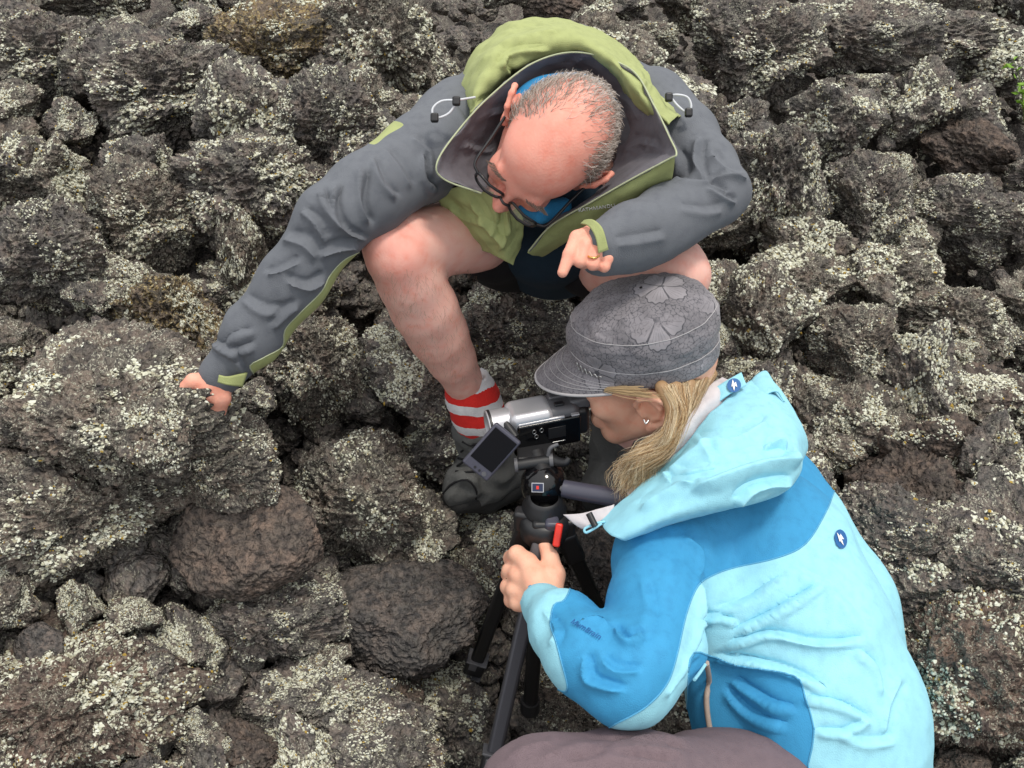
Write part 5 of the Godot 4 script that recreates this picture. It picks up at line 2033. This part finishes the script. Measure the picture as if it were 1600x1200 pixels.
	sub(o, o, "locking_lever", rbox(Vector3(0.0105, 0.033, 0.007), 0.003, Transform3D(Basis(cr, cu, -cf) * Basis(Vector3(0, 0, 1), -0.16), P(871.5, 836, 1.385)), 3), M.red_plastic)


func camcorder() -> void:
	var c := P(842, 664, 1.455)
	var A := Vector3(0.968, 0.045, -0.24).normalized()   # from the lens to the eyepiece
	var y := (Vector3.UP - A * A.y).normalized()
	var N := A.cross(y)                                   # the side with the screen
	var o := thing("camcorder", "silver and black camcorder with its small screen flipped open on the tripod", "camcorder", c)
	var bx := Basis(A, y, N)
	var at := func(a: float, h: float, n: float) -> Vector3: return c + A * a + y * h + N * n
	sub(o, o, "body", rbox(Vector3(0.1, 0.06, 0.046), 0.014, Transform3D(bx, at.call(0.012, 0.0, -0.008)), 4), M.grey_plastic)
	sub(o, o, "top_shell", rbox(Vector3(0.068, 0.03, 0.05), 0.012, Transform3D(bx, at.call(-0.012, 0.0185, -0.008)), 4), M.silver)
	sub(o, o, "rear_shell", rbox(Vector3(0.05, 0.031, 0.048), 0.011, Transform3D(bx, at.call(0.034, 0.0165, -0.009)), 4), M.grey_plastic)
	sub(o, o, "side_trim", rbox(Vector3(0.07, 0.005, 0.006), 0.002, Transform3D(bx, at.call(0.0, 0.0205, 0.015)), 2), M.silver)
	var lens := xf_along(at.call(-0.03, 0.008, -0.008), -A, y)
	sub(o, o, "lens_barrel", lathe([[0.002, -0.01], [0.0225, -0.01], [0.0235, 0.0], [0.0235, 0.012], [0.0228, 0.013], [0.0235, 0.014], [0.0238, 0.036], [0.0245, 0.038], [0.0245, 0.043], [0.023, 0.045], [0.019, 0.045], [0.018, 0.038], [0.002, 0.036]], lens, 40), M.silver)
	sub(o, o, "lens_ring", lathe([[0.0242, 0.0385], [0.0249, 0.039], [0.0249, 0.0425], [0.0242, 0.043]], lens, 40), M.plastic)
	sub(o, o, "lens_glass", lathe([[0.018, 0.037], [0.012, 0.0395], [0.002, 0.0405]], lens, 30), M.gloss)
	sub(o, o, "side_panel", rbox(Vector3(0.094, 0.05, 0.006), 0.0029, Transform3D(bx, at.call(0.011, -0.006, 0.0165)), 3), M.gloss)
	for q in [[-0.012, 0.006], [-0.001, 0.0065], [-0.009, -0.0035]]:
		var loop := []
		for k in 13:
			loop.append(at.call(q[0] + 0.0027 * cos(TAU * k / 12), q[1] + 0.0036 * sin(TAU * k / 12), 0.0197))
		sub(o, o, "button", tube(loop, 0.0006, 5, -1.0, 0), M.steel)
	for q in [[0.024, -0.021, 0.02, 0.0013], [-0.004, -0.0275, 0.026, 0.0016], [-0.012, -0.022, 0.008, 0.0012]]:
		sub(o, o, "slot", rbox(Vector3(q[2], q[3], 0.001), 0.0004, Transform3D(bx, at.call(q[0], q[1], 0.0197)), 1), M.steel)
	sub(o, o, "speaker_panel", rbox(Vector3(0.026, 0.02, 0.001), 0.0004, Transform3D(bx, at.call(0.022, -0.003, 0.0196)), 1), M.plastic)
	sub(o, o, "rear_block", rbox(Vector3(0.026, 0.05, 0.044), 0.009, Transform3D(bx, at.call(0.062, -0.002, -0.01)), 3), M.plastic)
	sub(o, o, "viewfinder", rbox(Vector3(0.034, 0.022, 0.03), 0.006, Transform3D(bx * Basis(Vector3(0, 0, 1), 0.1), at.call(0.064, 0.026, -0.01)), 3), M.grey_plastic)
	sub(o, o, "eyecup", rbox(Vector3(0.012, 0.028, 0.036), 0.005, Transform3D(bx, at.call(0.084, 0.026, -0.01)), 3), M.plastic)
	sub(o, o, "zoom_lever", rbox(Vector3(0.034, 0.006, 0.014), 0.0028, Transform3D(bx, at.call(0.036, 0.0345, -0.018)), 2), M.grey_plastic)
	sub(o, o, "top_button", rbox(Vector3(0.014, 0.004, 0.008), 0.0015, Transform3D(bx, at.call(0.03, 0.0345, 0.002)), 2), M.plastic)
	sub(o, o, "top_button", rbox(Vector3(0.012, 0.003, 0.006), 0.001, Transform3D(bx, at.call(0.05, 0.022, 0.017)), 2), M.silver)
	sub(o, o, "hand_strap", tube([at.call(-0.02, -0.01, -0.032), at.call(0.01, -0.004, -0.055), at.call(0.05, -0.004, -0.052), at.call(0.07, -0.01, -0.034)], 0.009, 8, -1.0, 20), M.black)
	# the screen: turned out on its hinge, its face to the viewer
	var s0 := P(786, 668, 1.405)
	var sx := (P(808, 690, 1.405) - P(771, 660, 1.40)).normalized()
	var sy := (P(771, 660, 1.40) - P(730, 728, 1.42))
	sy = (sy - sx * sy.dot(sx)).normalized()
	var sz := sx.cross(sy)
	var mid := P(768, 706, 1.405)
	var sb := Basis(sx, sy, sz)
	var sc := sub(o, o, "screen", rbox(Vector3(0.046, 0.077, 0.0085), 0.0035, Transform3D(sb, mid), 3), M.slate)
	sub(sc, o, "display", rbox(Vector3(0.039, 0.056, 0.002), 0.0008, Transform3D(sb, mid + sz * 0.0042 + sy * 0.0055), 1), M.dark_glass)
	sub(sc, o, "screen_button", tube([mid - sy * 0.031 + sx * 0.012 + sz * 0.003, mid - sy * 0.031 + sx * 0.012 + sz * 0.0056], 0.0034, 16), M.grey_plastic)
	sub(sc, o, "screen_button", tube([mid - sy * 0.031 + sx * 0.004 + sz * 0.003, mid - sy * 0.031 + sx * 0.004 + sz * 0.0052], 0.0018, 12), M.plastic)
	sub(sc, o, "screen_button", tube([mid - sy * 0.031 - sx * 0.004 + sz * 0.003, mid - sy * 0.031 - sx * 0.004 + sz * 0.0052], 0.0018, 12), M.plastic)
	sub(o, o, "screen_hinge", tube([P(790, 662, 1.43), P(806, 684, 1.42)], 0.0065, 12), M.plastic)


func sprig() -> void:   # a bit of green at the edge of the lava
	var d := strike(1590, 200)
	var root := P(1600, 190, d)
	var o := thing("shrub", "bright green leafy sprig growing out of the lava", "shrub", root)
	var rng := RandomNumberGenerator.new()
	rng.seed = 8
	var leaf := mat(0.2, 0.36, 0.04, 0.6)
	leaf.backlight_enabled = true
	leaf.backlight = Color(0.3, 0.45, 0.1)
	for k in 7:
		var tip := root + Vector3(rng.randf_range(-0.09, 0.12), rng.randf_range(0.06, 0.2), rng.randf_range(-0.08, 0.08))
		var st := tube([root, root.lerp(tip, 0.5) + Vector3(0, 0.02, 0), tip], 0.002, 5, 0.001, 6)
		sub(o, o, "stem", st, mat(0.1, 0.12, 0.04, 0.8))
		for e in 16:
			var at := root.lerp(tip, rng.randf_range(0.25, 1.0))
			var dir := (Vector3(rng.randfn(), rng.randfn() * 0.6 + 0.4, rng.randfn())).normalized()
			var side := dir.cross(Vector3(rng.randfn(), rng.randfn(), rng.randfn())).normalized()
			var up := side.cross(dir)
			var l := rng.randf_range(0.022, 0.042)
			var g := Geo.new()
			g.v = PackedVector3Array([at, at + dir * l * 0.5 + side * l * 0.16 + up * 0.002, at + dir * l + up * -0.003, at + dir * l * 0.5 - side * l * 0.16 + up * 0.002, at + dir * l * 0.5 - up * 0.002])
			g.i = PackedInt32Array([0, 1, 4, 1, 2, 4, 2, 3, 4, 3, 0, 4])
			sub(o, o, "leaf", g, leaf)


func _ready() -> void:
	var cam := Camera3D.new()
	cam.name = "camera"
	cam.position = EYE
	cam.rotation = Vector3(-PITCH, 0, 0)
	cam.fov = 42.0
	cam.near = 0.05
	cam.far = 300.0
	add_child(cam)
	var env := Environment.new()
	env.background_mode = Environment.BG_SKY
	var sky := ProceduralSkyMaterial.new()
	sky.sky_top_color = Color(1.0, 1.0, 1.0)
	sky.sky_horizon_color = Color(0.68, 0.7, 0.72)
	sky.sky_curve = 0.5
	sky.ground_horizon_color = Color(0.35, 0.34, 0.33)
	sky.ground_bottom_color = Color(0.2, 0.19, 0.18)
	sky.sun_angle_max = 0.0
	sky.energy_multiplier = 1.15
	env.sky = Sky.new()
	env.sky.sky_material = sky
	env.tonemap_mode = Environment.TONE_MAPPER_LINEAR
	env.tonemap_exposure = 1.35
	env.sdfgi_enabled = true
	env.ssao_enabled = true
	env.ssil_enabled = true
	var we := WorldEnvironment.new()
	we.name = "environment"
	we.environment = env
	add_child(we)
	var sun := DirectionalLight3D.new()
	sun.name = "sun"
	sun.light_energy = 0.5
	sun.light_angular_distance = 10.0
	sun.light_color = Color(1.0, 0.97, 0.92)
	sun.shadow_enabled = true
	sun.look_at_from_position(Vector3(0.7, 3.0, 0.35), Vector3.ZERO)
	add_child(sun)
	noise_a.seed = 3
	noise_a.frequency = 1.0
	noise_a.fractal_octaves = 3
	noise_r.seed = 11
	noise_r.frequency = 1.0
	noise_r.fractal_type = FastNoiseLite.FRACTAL_RIDGED
	noise_r.fractal_octaves = 1
	noise_b.seed = 9
	noise_b.frequency = 1.0
	noise_b.fractal_octaves = 4
	lava_materials()
	people_materials()
	gear()
	make_rock_meshes()
	ground()
	lava()
	man()
	woman()
	tripod()
	camcorder()
	sprig()
